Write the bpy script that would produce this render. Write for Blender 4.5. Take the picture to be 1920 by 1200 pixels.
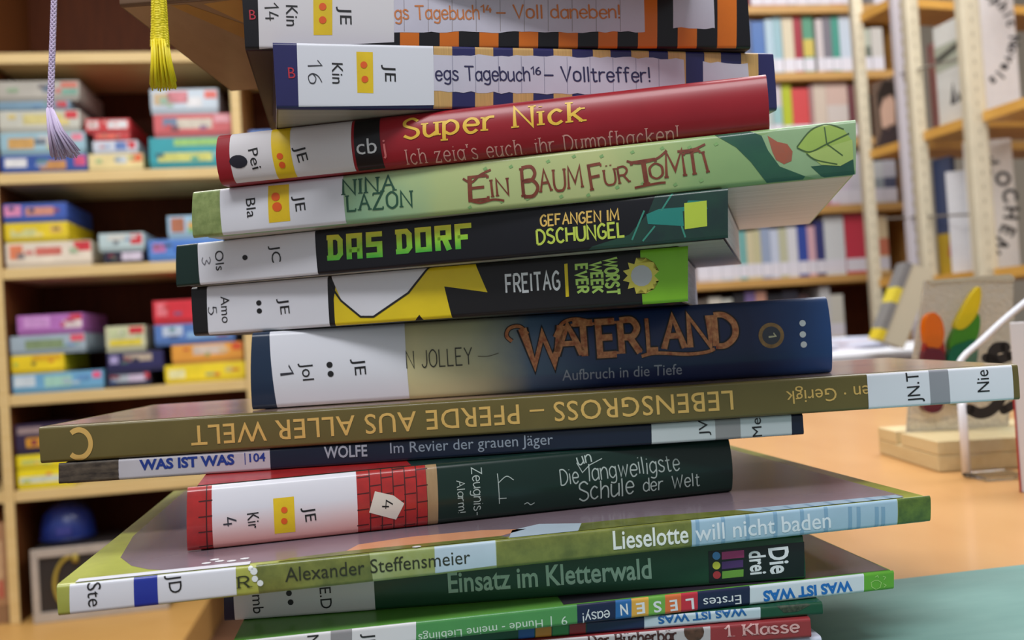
import bpy, bmesh, math, random
from mathutils import Vector, Matrix
R = math.radians
random.seed(7)
scene = bpy.context.scene
for o in list(bpy.data.objects):
    bpy.data.objects.remove(o)
col = scene.collection

# ---------------------------------------------------------------- camera
FPX, PITCH, ROLL, CAMH = 1691.4, .0186, .0631, .1239      # focal length in pixels of the 1920 px wide frame
CAM = Vector((0, 0, CAMH))
FW = Vector((0, math.cos(PITCH), math.sin(PITCH)))
UP0 = Vector((0, -math.sin(PITCH), math.cos(PITCH)))
RT0 = Vector((1, 0, 0))
RT = RT0*math.cos(ROLL) - UP0*math.sin(ROLL)
UP = RT0*math.sin(ROLL) + UP0*math.cos(ROLL)
cd = bpy.data.cameras.new('camera')
cam = bpy.data.objects.new('camera', cd)
col.objects.link(cam)
cam.matrix_world = Matrix(((RT.x, UP.x, -FW.x, CAM.x), (RT.y, UP.y, -FW.y, CAM.y), (RT.z, UP.z, -FW.z, CAM.z), (0, 0, 0, 1)))
cd.sensor_width = 36
cd.lens = FPX/1920*36
cd.clip_start = .01
cd.dof.use_dof = True
cd.dof.focus_distance = .325
cd.dof.aperture_fstop = 12.0
scene.camera = cam

# ---------------------------------------------------------------- world, lamps, exposure
scene.view_settings.view_transform = 'Standard'
scene.view_settings.look = 'None'
scene.view_settings.gamma = 1
scene.view_settings.use_curve_mapping = False
scene.view_settings.exposure = 0.16
w = bpy.data.worlds.new('library_room_light')
scene.world = w
w.use_nodes = True
w.node_tree.nodes['Background'].inputs[0].default_value = (.93, .95, 1, 1)
w.node_tree.nodes['Background'].inputs[1].default_value = .31
def area(name, loc, target, sx, sy, power, colr):
    l = bpy.data.lights.new(name, 'AREA'); l.shape = 'RECTANGLE'; l.size = sx; l.size_y = sy; l.energy = power; l.color = colr
    o = bpy.data.objects.new(name, l); col.objects.link(o); o.location = loc
    o.rotation_euler = (Vector(target)-Vector(loc)).to_track_quat('-Z', 'Y').to_euler()
    return o
CEIL = 1.95
area('ceiling_lamp', (-.3, -.75, CEIL), (-.3, -.74, 0), 1.6, .5, 37, (.97, .98, 1))
area('ceiling_lamp', (.9, .9, CEIL), (.9, .91, 0), 1.5, .4, 20, (.98, .98, 1))
area('ceiling_lamp', (-1.0, 1.3, CEIL), (-1.0, 1.31, 0), 1.5, .4, 34, (1, .97, .93))
area('ceiling_lamp', (1.3, 2.2, CEIL), (1.3, 2.21, 0), 1.5, .4, 34, (1, .98, .96))

# ---------------------------------------------------------------- helpers
def ray(px, py):
    return FW + RT*((px-960)/FPX) + UP*((600-py)/FPX)
def at(px, py, Y):
    d = ray(px, py); return CAM + d*(Y/d.y)
def onz(px, py, z):
    d = ray(px, py); return CAM + d*((z-CAMH)/d.z)
def lin(c):
    out = []
    for v in c[:3]:
        v = v/255
        out.append(v/12.92 if v <= .04045 else ((v+.055)/1.055)**2.4)
    return tuple(out)+(1,)
MATS = {}
def mat(c, rough=.45, coat=0., metal=0., spec=.5, noise=0., scale=60, stretch=(1, 1, 1), c2=None, bump=0., key=None):
    """plain or softly mottled procedural material, colour in sRGB 0..255"""
    k = key or (tuple(c), rough, coat, metal, spec, noise, scale, stretch, c2, bump)
    if k in MATS: return MATS[k]
    m = bpy.data.materials.new('surface'); m.use_nodes = True
    nt = m.node_tree; b = nt.nodes['Principled BSDF']
    b.inputs['Base Color'].default_value = lin(c)
    b.inputs['Roughness'].default_value = rough
    b.inputs['Metallic'].default_value = metal
    b.inputs['Specular IOR Level'].default_value = spec
    b.inputs['Coat Weight'].default_value = coat
    b.inputs['Coat Roughness'].default_value = .14
    if c2 is not None or noise > 0 or bump > 0:
        tc = nt.nodes.new('ShaderNodeTexCoord'); mp = nt.nodes.new('ShaderNodeMapping'); nz = nt.nodes.new('ShaderNodeTexNoise')
        mp.inputs['Scale'].default_value = stretch
        nz.inputs['Scale'].default_value = scale; nz.inputs['Detail'].default_value = 5; nz.inputs['Roughness'].default_value = .6
        nt.links.new(tc.outputs['Object'], mp.inputs[0]); nt.links.new(mp.outputs[0], nz.inputs[0])
        rp = nt.nodes.new('ShaderNodeValToRGB')
        a = lin(c)
        if c2 is None:
            lo = tuple(max(0, v*(1-noise)) for v in a[:3])+(1,); hi = tuple(min(1, v*(1+noise)) for v in a[:3])+(1,)
        else:
            lo, hi = a, lin(c2)
        rp.color_ramp.elements[0].position = .32; rp.color_ramp.elements[1].position = .68
        rp.color_ramp.elements[0].color = lo; rp.color_ramp.elements[1].color = hi
        nt.links.new(nz.outputs['Fac'], rp.inputs[0])
        if c2 is not None or noise > 0: nt.links.new(rp.outputs[0], b.inputs['Base Color'])
        if bump:
            bp = nt.nodes.new('ShaderNodeBump'); bp.inputs['Strength'].default_value = bump; bp.inputs['Distance'].default_value = .001
            nt.links.new(nz.outputs['Fac'], bp.inputs['Height']); nt.links.new(bp.outputs[0], b.inputs['Normal'])
    MATS[k] = m
    return m
def grad(stops, axis='X', rough=.35, coat=.4, noise=.06, scale=40, key=None, lo=0., hi=1., coords='Object', amp=.25):
    """printed colour gradient along one object axis between lo and hi (metres), broken up by noise"""
    k = key or ('grad', tuple(stops), axis, rough, coat, lo, hi, coords, amp, scale)
    if k in MATS: return MATS[k]
    m = bpy.data.materials.new('print'); m.use_nodes = True
    nt = m.node_tree; b = nt.nodes['Principled BSDF']
    b.inputs['Roughness'].default_value = rough; b.inputs['Coat Weight'].default_value = coat*.35; b.inputs['Specular IOR Level'].default_value = .38; b.inputs['Coat Roughness'].default_value = .14
    tc = nt.nodes.new('ShaderNodeTexCoord'); sp = nt.nodes.new('ShaderNodeSeparateXYZ'); mr = nt.nodes.new('ShaderNodeMapRange')
    nt.links.new(tc.outputs[coords], sp.inputs[0]); nt.links.new(sp.outputs[axis], mr.inputs[0])
    mr.inputs[1].default_value = lo; mr.inputs[2].default_value = hi
    nz = nt.nodes.new('ShaderNodeTexNoise'); nz.inputs['Scale'].default_value = scale; nz.inputs['Detail'].default_value = 4
    nt.links.new(tc.outputs['Object'], nz.inputs[0])
    ma = nt.nodes.new('ShaderNodeMath'); ma.operation = 'MULTIPLY_ADD'; ma.inputs[1].default_value = amp
    nt.links.new(nz.outputs['Fac'], ma.inputs[0])
    sb = nt.nodes.new('ShaderNodeMath'); sb.operation = 'SUBTRACT'; sb.inputs[1].default_value = amp/2
    nt.links.new(mr.outputs[0], sb.inputs[0]); nt.links.new(sb.outputs[0], ma.inputs[2])
    rp = nt.nodes.new('ShaderNodeValToRGB')
    while len(rp.color_ramp.elements) > 1: rp.color_ramp.elements.remove(rp.color_ramp.elements[0])
    for i, (p, c) in enumerate(stops):
        e = rp.color_ramp.elements[0] if i == 0 else rp.color_ramp.elements.new(p)
        e.position = p; e.color = lin(c)
    nt.links.new(ma.outputs[0], rp.inputs[0]); nt.links.new(rp.outputs[0], b.inputs['Base Color'])
    MATS[k] = m
    return m
def glass(c, rough=.05, bump=0., key=None, scale=120, tr=1.):
    k = ('glass', tuple(c), rough, bump, tr)
    if k in MATS: return MATS[k]
    m = bpy.data.materials.new('glass'); m.use_nodes = True
    nt = m.node_tree; b = nt.nodes['Principled BSDF']
    b.inputs['Base Color'].default_value = lin(c); b.inputs['Roughness'].default_value = rough
    b.inputs['Transmission Weight'].default_value = tr; b.inputs['IOR'].default_value = 1.45
    if bump:
        nz = nt.nodes.new('ShaderNodeTexNoise'); nz.inputs['Scale'].default_value = scale
        tc = nt.nodes.new('ShaderNodeTexCoord'); nt.links.new(tc.outputs['Object'], nz.inputs[0])
        bp = nt.nodes.new('ShaderNodeBump'); bp.inputs['Strength'].default_value = bump; bp.inputs['Distance'].default_value = .002
        nt.links.new(nz.outputs['Fac'], bp.inputs['Height']); nt.links.new(bp.outputs[0], b.inputs['Normal'])
    MATS[k] = m
    return m
def obj(name, verts, faces, m, parent=None, smooth=False):
    me = bpy.data.meshes.new(name); me.from_pydata([tuple(v) for v in verts], [], faces); me.update()
    if m: me.materials.append(m)
    if smooth:
        for p in me.polygons: p.use_smooth = True
    o = bpy.data.objects.new(name, me); col.objects.link(o)
    if parent: o.parent = parent
    return o
def thing(name, label, cat, loc=(0, 0, 0), rz=0, group=None):
    o = bpy.data.objects.new(name, None); col.objects.link(o); o.empty_display_size = .02
    o.location = loc; o.rotation_euler = (0, 0, rz)
    return tag(o, label, cat, group)
def tag(o, label=None, cat=None, group=None, kind=None):
    if label: o['label'] = label
    if cat: o['category'] = cat
    if group: o['group'] = group
    if kind: o['kind'] = kind
    return o
class MB:
    def __init__(s): s.v = []; s.f = []
    def add(s, v, f):
        n = len(s.v); s.v += [tuple(q) for q in v]; s.f += [tuple(i+n for i in q) for q in f]
    def box(s, x0, x1, y0, y1, z0, z1, bev=0.):
        if bev <= 0:
            s.add([(x0, y0, z0), (x1, y0, z0), (x1, y1, z0), (x0, y1, z0), (x0, y0, z1), (x1, y0, z1), (x1, y1, z1), (x0, y1, z1)],
                  [(0, 3, 2, 1), (4, 5, 6, 7), (0, 1, 5, 4), (1, 2, 6, 5), (2, 3, 7, 6), (3, 0, 4, 7)])
        else:
            bm = bmesh.new(); bmesh.ops.create_cube(bm, size=1)
            for v in bm.verts:
                v.co = Vector(((x0+x1)/2+v.co.x*(x1-x0), (y0+y1)/2+v.co.y*(y1-y0), (z0+z1)/2+v.co.z*(z1-z0)))
            bmesh.ops.bevel(bm, geom=bm.edges[:]+bm.verts[:], offset=bev, segments=2, profile=.6, affect='EDGES')
            bm.verts.index_update()
            s.add([v.co[:] for v in bm.verts], [[v.index for v in f.verts] for f in bm.faces]); bm.free()
    def prism(s, pts, y0, y1):
        """outline in x,z extruded from y0 to y1"""
        n = len(pts)
        s.add([(x, y0, z) for x, z in pts]+[(x, y1, z) for x, z in pts],
              [tuple(range(n)), tuple(range(2*n-1, n-1, -1))]+[(i, i+n, (i+1) % n+n, (i+1) % n) for i in range(n)])
    def tube(s, pts, r, n=8, cap=True):
        pts = [Vector(p) for p in pts]; rr = r if isinstance(r, (list, tuple)) else [r]*len(pts)
        rings = []; prev = None
        for i, p in enumerate(pts):
            t = (pts[min(i+1, len(pts)-1)]-pts[max(i-1, 0)]).normalized()
            a = prev if prev is not None else (Vector((1, 0, 0)) if abs(t.x) < .8 else Vector((0, 1, 0)))
            a = (a-t*a.dot(t)).normalized(); b = t.cross(a); prev = a
            rings.append([p+(a*math.cos(2*math.pi*k/n)+b*math.sin(2*math.pi*k/n))*rr[i] for k in range(n)])
        v = [q for rg in rings for q in rg]; f = []
        for i in range(len(rings)-1):
            for k in range(n):
                f.append((i*n+k, i*n+(k+1) % n, (i+1)*n+(k+1) % n, (i+1)*n+k))
        if cap: f += [tuple(range(n-1, -1, -1)), tuple(range((len(rings)-1)*n, len(rings)*n))]
        s.add(v, f)
    def build(s, name, m, parent=None, smooth=False):
        return obj(name, s.v, s.f, m, parent, smooth)

# ---------------------------------------------------------------- lettering
SG = {
'A': (6, "0,0 3,10 6,0;1.2,4 4.8,4"), 'B': (5.5, "0,0 0,10;~0,10 3.5,10 4.8,7.6 3.2,5.3 0,5.3;~0,5.3 3.6,5.3 5.5,2.7 3.6,0 0,0"),
'C': (5.6, "~5.5,8.5 3.2,10 .6,7.5 .2,4.5 1,1.2 3.3,0 5.5,1.5"), 'D': (5.8, "0,0 0,10;~0,10 3,9.8 5.6,7 5.6,3 3,.2 0,0"),
'E': (5, "5,10 0,10 0,0 5,0;0,5.2 4,5.2"), 'F': (5, "5,10 0,10 0,0;0,5.2 4,5.2"),
'G': (5.8, "~5.5,8.5 3.2,10 .6,7.5 .2,4.5 1,1.2 3.3,0 5.6,1.6 5.6,4.6;5.6,4.6 3.2,4.6"), 'H': (6, "0,0 0,10;6,0 6,10;0,5.2 6,5.2"),
'I': (1, ".5,0 .5,10"), 'J': (4, "~4,10 4,3 2.8,.2 1,.3 0,2"), 'K': (5.4, "0,0 0,10;5,10 0,4.5;1.5,5.8 5.4,0"), 'L': (4.6, "0,10 0,0 4.6,0"),
'M': (7.6, "0,0 .6,10 3.8,2.5 7,10 7.6,0"), 'N': (5.8, "0,0 0,10 5.8,0 5.8,10"), 'O': (6, "~3,10 .5,8 .1,5 .6,1.8 3,0 5.5,1.8 6,5 5.5,8 3,10"),
'R': (5.4, "0,0 0,10;~0,10 3.5,10 5,7.5 3.4,5 0,5;2.5,5 5.4,0"), 'S': (5.2, "~5,8.5 3,10 .6,8.8 .5,6.6 2.6,5.3 4.9,3.8 5,1.4 2.7,0 .2,1.4"),
'T': (6, "0,10 6,10;3,10 3,0"), 'U': (6, "~0,10 0,3 1.2,.4 3,0 4.8,.4 6,3 6,10"), 'V': (6, "0,10 3,0 6,10"),
'W': (8.8, "0,10 2.2,0 4.4,8 6.6,0 8.8,10"), 'Z': (5.4, "0,10 5.2,10 0,0 5.4,0"), 'Y': (6, "0,10 3,5 6,10;3,5 3,0"),
'a': (4.5, "~4.4,5.6 2.4,6.8 .3,5 .3,1.6 2,0 4.4,1.8;4.5,6.8 4.5,0"), 'b': (4.6, "0,10 0,0;~0,5 2.2,6.8 4.5,5 4.5,1.6 2.2,0 0,1.6"),
'c': (4.3, "~4.2,5.6 2.4,6.8 .3,4.6 .5,1.4 2.3,0 4.3,1.2"), 'd': (4.5, "4.5,10 4.5,0;~4.5,5 2.3,6.8 .2,5 .2,1.6 2.3,0 4.5,1.6"),
'e': (4.6, "~.3,3.6 4.5,3.6 4,6 2.3,6.8 .5,5.4 .2,2.6 1.4,.2 3,0 4.4,1.2"), 'f': (3.4, "~3.4,9.6 2,10 1.2,8.2 1.2,0;0,6.5 3,6.5"),
'g': (4.5, "~4.4,5.4 2.3,6.8 .2,5 .3,1.8 2.2,.2 4.4,2;~4.5,6.8 4.5,-1 3,-3 .4,-2.4"), 'h': (4.3, "0,10 0,0;~0,4.6 2.2,6.8 4.2,5.4 4.3,0"),
'i': (1, ".5,6.8 .5,0;.5,9.3 .5,8.9"), 'k': (4.4, "0,10 0,0;4,6.6 0,2.8;1.2,4 4.4,0"), 'l': (1, ".5,10 .5,0"),
'm': (6.6, "0,6.8 0,0;~0,4.8 1.6,6.8 3.2,5.4 3.3,0;~3.3,4.8 5,6.8 6.5,5.4 6.6,0"), 'n': (4.3, "0,6.8 0,0;~0,4.6 2.2,6.8 4.2,5.4 4.3,0"),
'o': (4.7, "~2.3,6.8 .3,5.4 .3,1.4 2.3,0 4.4,1.4 4.4,5.4 2.3,6.8"), 'p': (4.6, "0,6.8 0,-3;~0,5 2.2,6.8 4.5,5 4.5,1.6 2.2,0 0,1.6"),
'r': (3.4, "0,6.8 0,0;~0,4.4 1.4,6.4 3.4,6.6"), 's': (4, "~3.8,5.8 2,6.8 .4,5.6 1.6,3.8 3.8,2.4 3.4,.4 1.6,0 0,1"),
't': (3.4, "1.4,9 1.4,1.2;~1.4,1.4 2,0 3.4,.4;0,6.6 3.2,6.6"), 'u': (4.3, "~0,6.8 0,1.6 1.6,0 4.2,2;4.3,6.8 4.3,0"),
'w': (6.4, "0,6.8 1.6,0 3.2,5.6 4.8,0 6.4,6.8"), 'z': (4.2, "0,6.8 4,6.8 0,0 4.2,0"), 'y': (4.4, "0,6.8 2.2,.4;4.4,6.8 1,-3"),
'v': (4.4, "0,6.8 2.2,0 4.4,6.8"),
'1': (2.8, "0,7.2 2.4,10 2.4,0"), '3': (4.8, "~.2,9 2.4,10 4.4,8 2.2,5.4 4.8,2.8 2.4,0 0,1.2"), '4': (4.6, "2,10 0,3.6 4.6,3.6;3.3,6.5 3.3,0"),
'5': (4.8, "4.4,10 .8,10 .4,5.6;~.4,5.6 3,6.2 4.8,3.2 2.8,0 0,1"), '6': (4.5, "~4,9.6 1.2,7 .2,3 1.6,0 4.2,1 4.4,4 2.2,5.4 .3,3.4"),
'!': (1, ".5,10 .5,3;.5,.7 .5,.2"), '.': (.8, ".4,.5 .4,.1"), ',': (1, ".7,.6 .1,-1.6"), "'": (.8, ".4,10 .4,7.6"), '-': (3, "0,3.6 3,3.6"), '–': (5, "0,4 5,4"),
'ü': (4.3, "~0,6.8 0,1.6 1.6,0 4.2,2;4.3,6.8 4.3,0;1,9.3 1,8.9;3.3,9.3 3.3,8.9"), 'ä': (4.5, "~4.4,5.6 2.4,6.8 .3,5 .3,1.6 2,0 4.4,1.8;4.5,6.8 4.5,0;1.2,9.3 1.2,8.9;3.5,9.3 3.5,8.9"),
'Ü': (6, "~0,10 0,3 1.2,.4 3,0 4.8,.4 6,3 6,10;1.8,12.6 1.8,12;4.2,12.6 4.2,12"), ' ': (2.4, ""),
}
BLOCK = {'D': (6, "0,9 4,9 5.1,7.6 5.1,2.4 4,1 0,1;1.4,1 1.4,9"), 'A': (6, "1,0 1,9 5,9 5,0;1,3.6 5,3.6"), 'S': (6, "6,9 1,9 1,5.2 5,5.2 5,1 0,1"),
         'O': (6, "1,1 1,9 5,9 5,1 1,1"), 'R': (6, "1,0 1,9 5,9 5,5 1,5;3.4,5 5,0"), 'F': (6, "1,0 1,9 6,9;1,4.6 4.6,4.6"), ' ': (2, "")}
def smooth_line(p, closed):
    out = []; n = len(p)
    for i in range(n-1):
        p0 = p[i-1] if i > 0 else (p[n-2] if closed else p[0]); p1 = p[i]; p2 = p[i+1]
        p3 = p[i+2] if i+2 < n else (p[1] if closed else p[n-1])
        for k in range(5):
            t = k/5
            out.append(tuple(.5*((2*b)+(c-a)*t+(2*a-5*b+4*c-d)*t*t+(-a+3*b-3*c+d)*t**3) for a, b, c, d in zip(p0, p1, p2, p3)))
    out.append(p[-1]); return out
def ribbon(p, wd, tris, rnd=False):
    """polyline -> flat quads with mitred joins"""
    n = len(p)
    if n < 2: return
    closed = n > 3 and math.dist(p[0], p[-1]) < 1e-6
    L = []
    for i in range(n):
        if closed: a, b, c = p[(i-1) % (n-1)], p[i % (n-1)], p[(i+1) % (n-1)]
        else: a, b, c = p[max(i-1, 0)], p[i], p[min(i+1, n-1)]
        d1 = Vector((b[0]-a[0], b[1]-a[1])); d2 = Vector((c[0]-b[0], c[1]-b[1]))
        if d1.length < 1e-9: d1 = d2
        if d2.length < 1e-9: d2 = d1
        d1.normalize(); d2.normalize()
        n1 = Vector((-d1.y, d1.x)); n2 = Vector((-d2.y, d2.x)); m = n1+n2
        if m.length < .2: m = n1
        m.normalize(); k = min(1/max(m.dot(n1), .35), 2.0)
        L.append((Vector(b)+m*(wd/2*k), Vector(b)-m*(wd/2*k)))
    for i in range(n-1):
        a, b = L[i], L[i+1]
        tris.append((b[0], a[0], a[1], b[1]))
    if rnd:
        for q in (p[0], p[-1]):
            tris.append([Vector((q[0]+wd/2*math.cos(t*math.pi/4), q[1]+wd/2*math.sin(t*math.pi/4))) for t in range(8)])
def stroke_text(s, weight=1., serif=0., gap=1.6, jit=0., table=SG, rnd=False, rng=None):
    """faces in units of cap height 1; returns faces, width"""
    polys = []; x = 0; rng = rng or random.Random(len(s)*31+ord(s[0]))
    for ch in s:
        wd, d = table[ch]; F = []
        for st in d.split(';'):
            if not st: continue
            sm = st[0] == '~'
            p = [tuple(float(q) for q in t.split(',')) for t in st.lstrip('~').split()]
            if sm: p = smooth_line(p, p[0] == p[-1])
            ribbon(p, weight, F, rnd)
            if serif and p[0] != p[-1]:
                for e, q in ((p[0], p[1]), (p[-1], p[-2])):
                    dy = e[1]-q[1]; dx = e[0]-q[0]; l = math.hypot(dx, dy)
                    if l < .5 and not sm: continue
                    if min(abs(e[1]-v) for v in (0, 6.8, 10, -3)) < .25:
                        th = weight*.62
                        if abs(dy) > .55*l and not sm or (sm and abs(dy) > .8*l):
                            yy = e[1]-math.copysign(th/2, dy)
                            F.append([Vector(v) for v in ((e[0]-serif, yy-th/2), (e[0]+serif, yy-th/2), (e[0]+serif, yy+th/2), (e[0]-serif, yy+th/2))])
                        elif not sm:
                            s2 = -1 if e[1] > 5 else 1
                            F.append([Vector(v) for v in ((e[0]-th/2, e[1]), (e[0]+th/2, e[1]), (e[0]+th/2, e[1]+s2*serif*1.3), (e[0]-th/2, e[1]+s2*serif*1.3))])
        a = rng.uniform(-jit, jit)*.12; oy = rng.uniform(-jit, jit); ca, sa = math.cos(a), math.sin(a); sc = 1+rng.uniform(-jit, jit)*.07
        for f in F:
            polys.append([((x+sc*(v[0]*ca-v[1]*sa))/10, (oy+sc*(v[0]*sa+v[1]*ca))/10) for v in f])
        x += wd+gap
    return polys, (x-gap)/10
CAPH = None
def sans_text(s, bold=0., gap=1.):
    """built-in font outlines -> faces with cap height 1"""
    global CAPH
    def conv(st):
        c = bpy.data.curves.new('lettering', 'FONT'); c.body = st; c.size = 1; c.offset = bold; c.resolution_u = 3; c.space_character = gap
        o = bpy.data.objects.new('lettering', c); col.objects.link(o)
        dg = bpy.context.evaluated_depsgraph_get()
        me = bpy.data.meshes.new_from_object(o.evaluated_get(dg))
        vs = [v.co.xy[:] for v in me.vertices]; fs = [tuple(p.vertices) for p in me.polygons]
        bpy.data.objects.remove(o); bpy.data.curves.remove(c); bpy.data.meshes.remove(me)
        return vs, fs
    if CAPH is None:
        CAPH = max(v[1] for v in conv('H')[0])
    vs, fs = conv(s)
    x0 = min(v[0] for v in vs); x1 = max(v[0] for v in vs)
    return [[((vs[i][0]-x0)/CAPH, vs[i][1]/CAPH) for i in f] for f in fs], (x1-x0)/CAPH

# ---------------------------------------------------------------- books
class Face:
    """a printable face: maps u,v metres + layer to local coordinates of the thing"""
    def __init__(s, root, origin, ex, ez, T, prof, world_o, world_ex, world_ez, bulge):
        s.root, s.o, s.ex, s.ez, s.T, s.prof, s.bulge = root, Vector(origin), Vector(ex), Vector(ez), T, prof, bulge
        s.r = 0
        s.n = s.ex.cross(s.ez); s.wo, s.wx, s.wz = Vector(world_o), Vector(world_ex), Vector(world_ez); s.wn = s.wx.cross(s.wz)
    def uv(s, p):
        d = ray(*p); t = (s.wo-CAM).dot(s.wn)/d.dot(s.wn); q = CAM+d*t-s.wo
        return (q.dot(s.wx), q.dot(s.wz))
    def pos(s, u, v, lay):
        return s.o+s.ex*u+s.ez*v+s.n*(lay*.00006-s.prof(v))
    def put(s, name, polys, m, lay, parent=None, clip=True):
        """polys: lists of (u,v). cut along the curve of the spine, then wrapped onto it"""
        bm = bmesh.new()
        for p in polys:
            try: bm.faces.new([bm.verts.new((a, b, 0)) for a, b in p])
            except ValueError: pass
        bmesh.ops.triangulate(bm, faces=[f for f in bm.faces if len(f.verts) > 4])
        cuts = []
        if s.bulge > 0: cuts = [s.T*k/14 for k in range(1, 14)]+[q for k in (.08, .25, .5, .75, 1) for q in (s.r*k, s.T-s.r*k)]
        if clip:
            for vv, no in ((.0002, -1), (s.T-.0002, 1)):
                bmesh.ops.bisect_plane(bm, geom=bm.verts[:]+bm.edges[:]+bm.faces[:], plane_co=(0, vv, 0), plane_no=(0, no, 0), clear_outer=True)
        for c in cuts:
            if not bm.verts: break
            bmesh.ops.bisect_plane(bm, geom=bm.verts[:]+bm.edges[:]+bm.faces[:], plane_co=(0, c, 0), plane_no=(0, 1, 0))
        bm.verts.index_update()
        vs = [s.pos(v.co.x, v.co.y, lay) for v in bm.verts]; fs = [[v.index for v in f.verts] for f in bm.faces]
        bm.free()
        if not fs: return None
        return obj(name, vs, fs, m, parent or s.root, s.bulge > .001)
    def patch(s, name, pts, m, lay=1, parent=None, px=True):
        return s.put(name, [[s.uv(p) for p in pts] if px else pts], m, lay, parent)
    def patches(s, name, lst, m, lay=1, parent=None):
        return s.put(name, [[s.uv(p) for p in pts] for pts in lst], m, lay, parent)
    def disc(s, name, lst, m, lay=3, parent=None, ky=1., n=14):
        out = []
        for x, y, r in lst:
            out.append([s.uv((x+r*math.cos(2*math.pi*k/n), y+ky*r*math.sin(2*math.pi*k/n))) for k in range(n)][::-1])
        return s.put(name, out, m, lay, parent)
    def text(s, name, st, p0, p1, h, m, lay=3, parent=None, font='sans', bold=0., clip=True, **k):
        if font == 'sans': F, W = sans_text(st, bold, **k)
        else: F, W = stroke_text(st, **k)
        a = Vector(s.uv(p0)); b = Vector(s.uv(p1)); d = b-a; wd = d.length; d.normalize(); up = Vector((-d.y, d.x))
        hh = h*wd/math.dist(p0, p1)
        return s.put(name, [[tuple(a+d*(x*wd/W)+up*(y*hh)) for x, y in f] for f in F], m, lay, parent, clip)
    def lines(s, name, lst, wpx, m, lay=3, parent=None, smooth=False, split=False):
        F = []
        for p in lst:
            q = [s.uv(t) for t in p]
            if smooth: q = smooth_line(q, False)
            k = wpx*.0002; G = []
            ribbon(q, k, G); G = [[tuple(v) for v in f] for f in G]
            if split: s.put(name, G, m, lay, parent)
            F += G
        return None if split else s.put(name, F, m, lay, parent)

PAGE = mat((205, 196, 182), .8, noise=.22, scale=22, stretch=(1, 1, 90), bump=.25)
PAGEW = mat((222, 218, 224), .8, noise=.16, scale=22, stretch=(1, 1, 90), bump=.25)
WHITE = mat((228, 229, 238), .42, coat=.25)
WHITE2 = mat((226, 222, 226), .42, coat=.25)
INK = mat((22, 22, 26), .5)
PEN = mat((50, 50, 60), .5)
YEL = mat((236, 200, 30), .45, noise=.08, scale=90)
ORANGE = mat((235, 95, 30), .5)
BOOKS = {}
def book(name, key, label, x, y, yaw, L, T, D, z, cover, hard=True, bulge=0., pages=PAGE, bottom=None, cat='book', rcorner=.0012):
    root = thing(name, label, cat, (x, y, z), R(yaw), 'books stacked on the table')
    T -= .00014
    tb = .0022 if hard else .0006
    r = min(rcorner, T*.3)
    def prof(v):
        v = min(max(v, 0), T); y = bulge*(2*v/T-1)**2
        e = min(v, T-v)
        if e < r: y += r-math.sqrt(max(0, r*r-(r-e)**2))
        return y
    N = 22
    vs = sorted(set([T*k/N for k in range(N+1)]+[r*(1-math.cos(k*math.pi/10)) for k in range(6)]+[T-r*(1-math.cos(k*math.pi/10)) for k in range(6)]))
    outer = [(prof(v), v) for v in vs]
    inner = [(prof(min(max(v, 0), T))+tb, min(max(v, tb), T-tb)) for v in vs]
    inner = [(max(a, bulge*(2*b/T-1)**2+tb), b) for a, b in inner]
    pts = [(D, 0)]+outer+[(D, T)]+[(D, T-tb)]+inner[::-1]+[(D, tb)]
    m = len(outer)
    V = []; F = []
    prf = [(D, 0)]+outer+[(D, T)]
    pin = [(D, tb)]+inner+[(D, T-tb)]
    n = len(prf)
    for xx in (0, L):
        V += [(xx, a, b) for a, b in prf]+[(xx, a, b) for a, b in pin]
    o2 = 2*n
    for i in range(n-1):
        F.append((i, i+1, o2+i+1, o2+i)[::-1]); F.append((n+i, n+i+1, o2+n+i+1, o2+n+i))
        F.append((i, n+i, n+i+1, i+1)[::-1]); F.append((o2+i, o2+n+i, o2+n+i+1, o2+i+1))
    F.append((0, o2, o2+n, n)); F.append((n-1, 2*n-1, o2+2*n-1, o2+n-1))
    cv = obj('cover', V, F, cover, root, True); cv.data.set_sharp_from_angle(angle=R(32))
    ins = .0032 if hard else .0004
    pb = MB(); x0, x1, y1 = ins, L-ins, D-ins
    q = [(bulge*(2*v/T-1)**2+tb+.0004+(0.0009 if hard else 0), v) for v in [tb+(T-2*tb)*k/8 for k in range(9)]]
    pts = q+[(y1, T-tb), (y1, tb)]
    n = len(pts)
    pb.add([(x0, a, b) for a, b in pts]+[(x1, a, b) for a, b in pts], [tuple(range(n))[::-1], tuple(range(n, 2*n))]+[(i, (i+1) % n, (i+1) % n+n, i+n) for i in range(n)])
    pb.build('page_block', pages, root)
    if bottom:
        bb = MB(); bb.box(.0006, L-.0006, bulge+r+.0006, D-.0006, -.00006, .0001); bb.build('back_cover_face', bottom, root)
    c, s_ = math.cos(R(yaw)), math.sin(R(yaw))
    f = Face(root, (0, 0, 0), (1, 0, 0), (0, 0, 1), T, prof, (x, y, z), (c, s_, 0), (0, 0, 1), bulge+r)
    f.top = Face(root, (0, 0, T), (1, 0, 0), (0, 1, 0), D, lambda v: 0, (x, y, z+T), (c, s_, 0), (-s_, c, 0), 0)
    f.L, f.T, f.D, f.r = L, T, D, r
    BOOKS[key] = f
    return f
def film(c, rough=.33, coat=.55, noise=.05, **k): return mat(c, rough, coat=coat*.3, noise=noise, spec=.38, **k)

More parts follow.
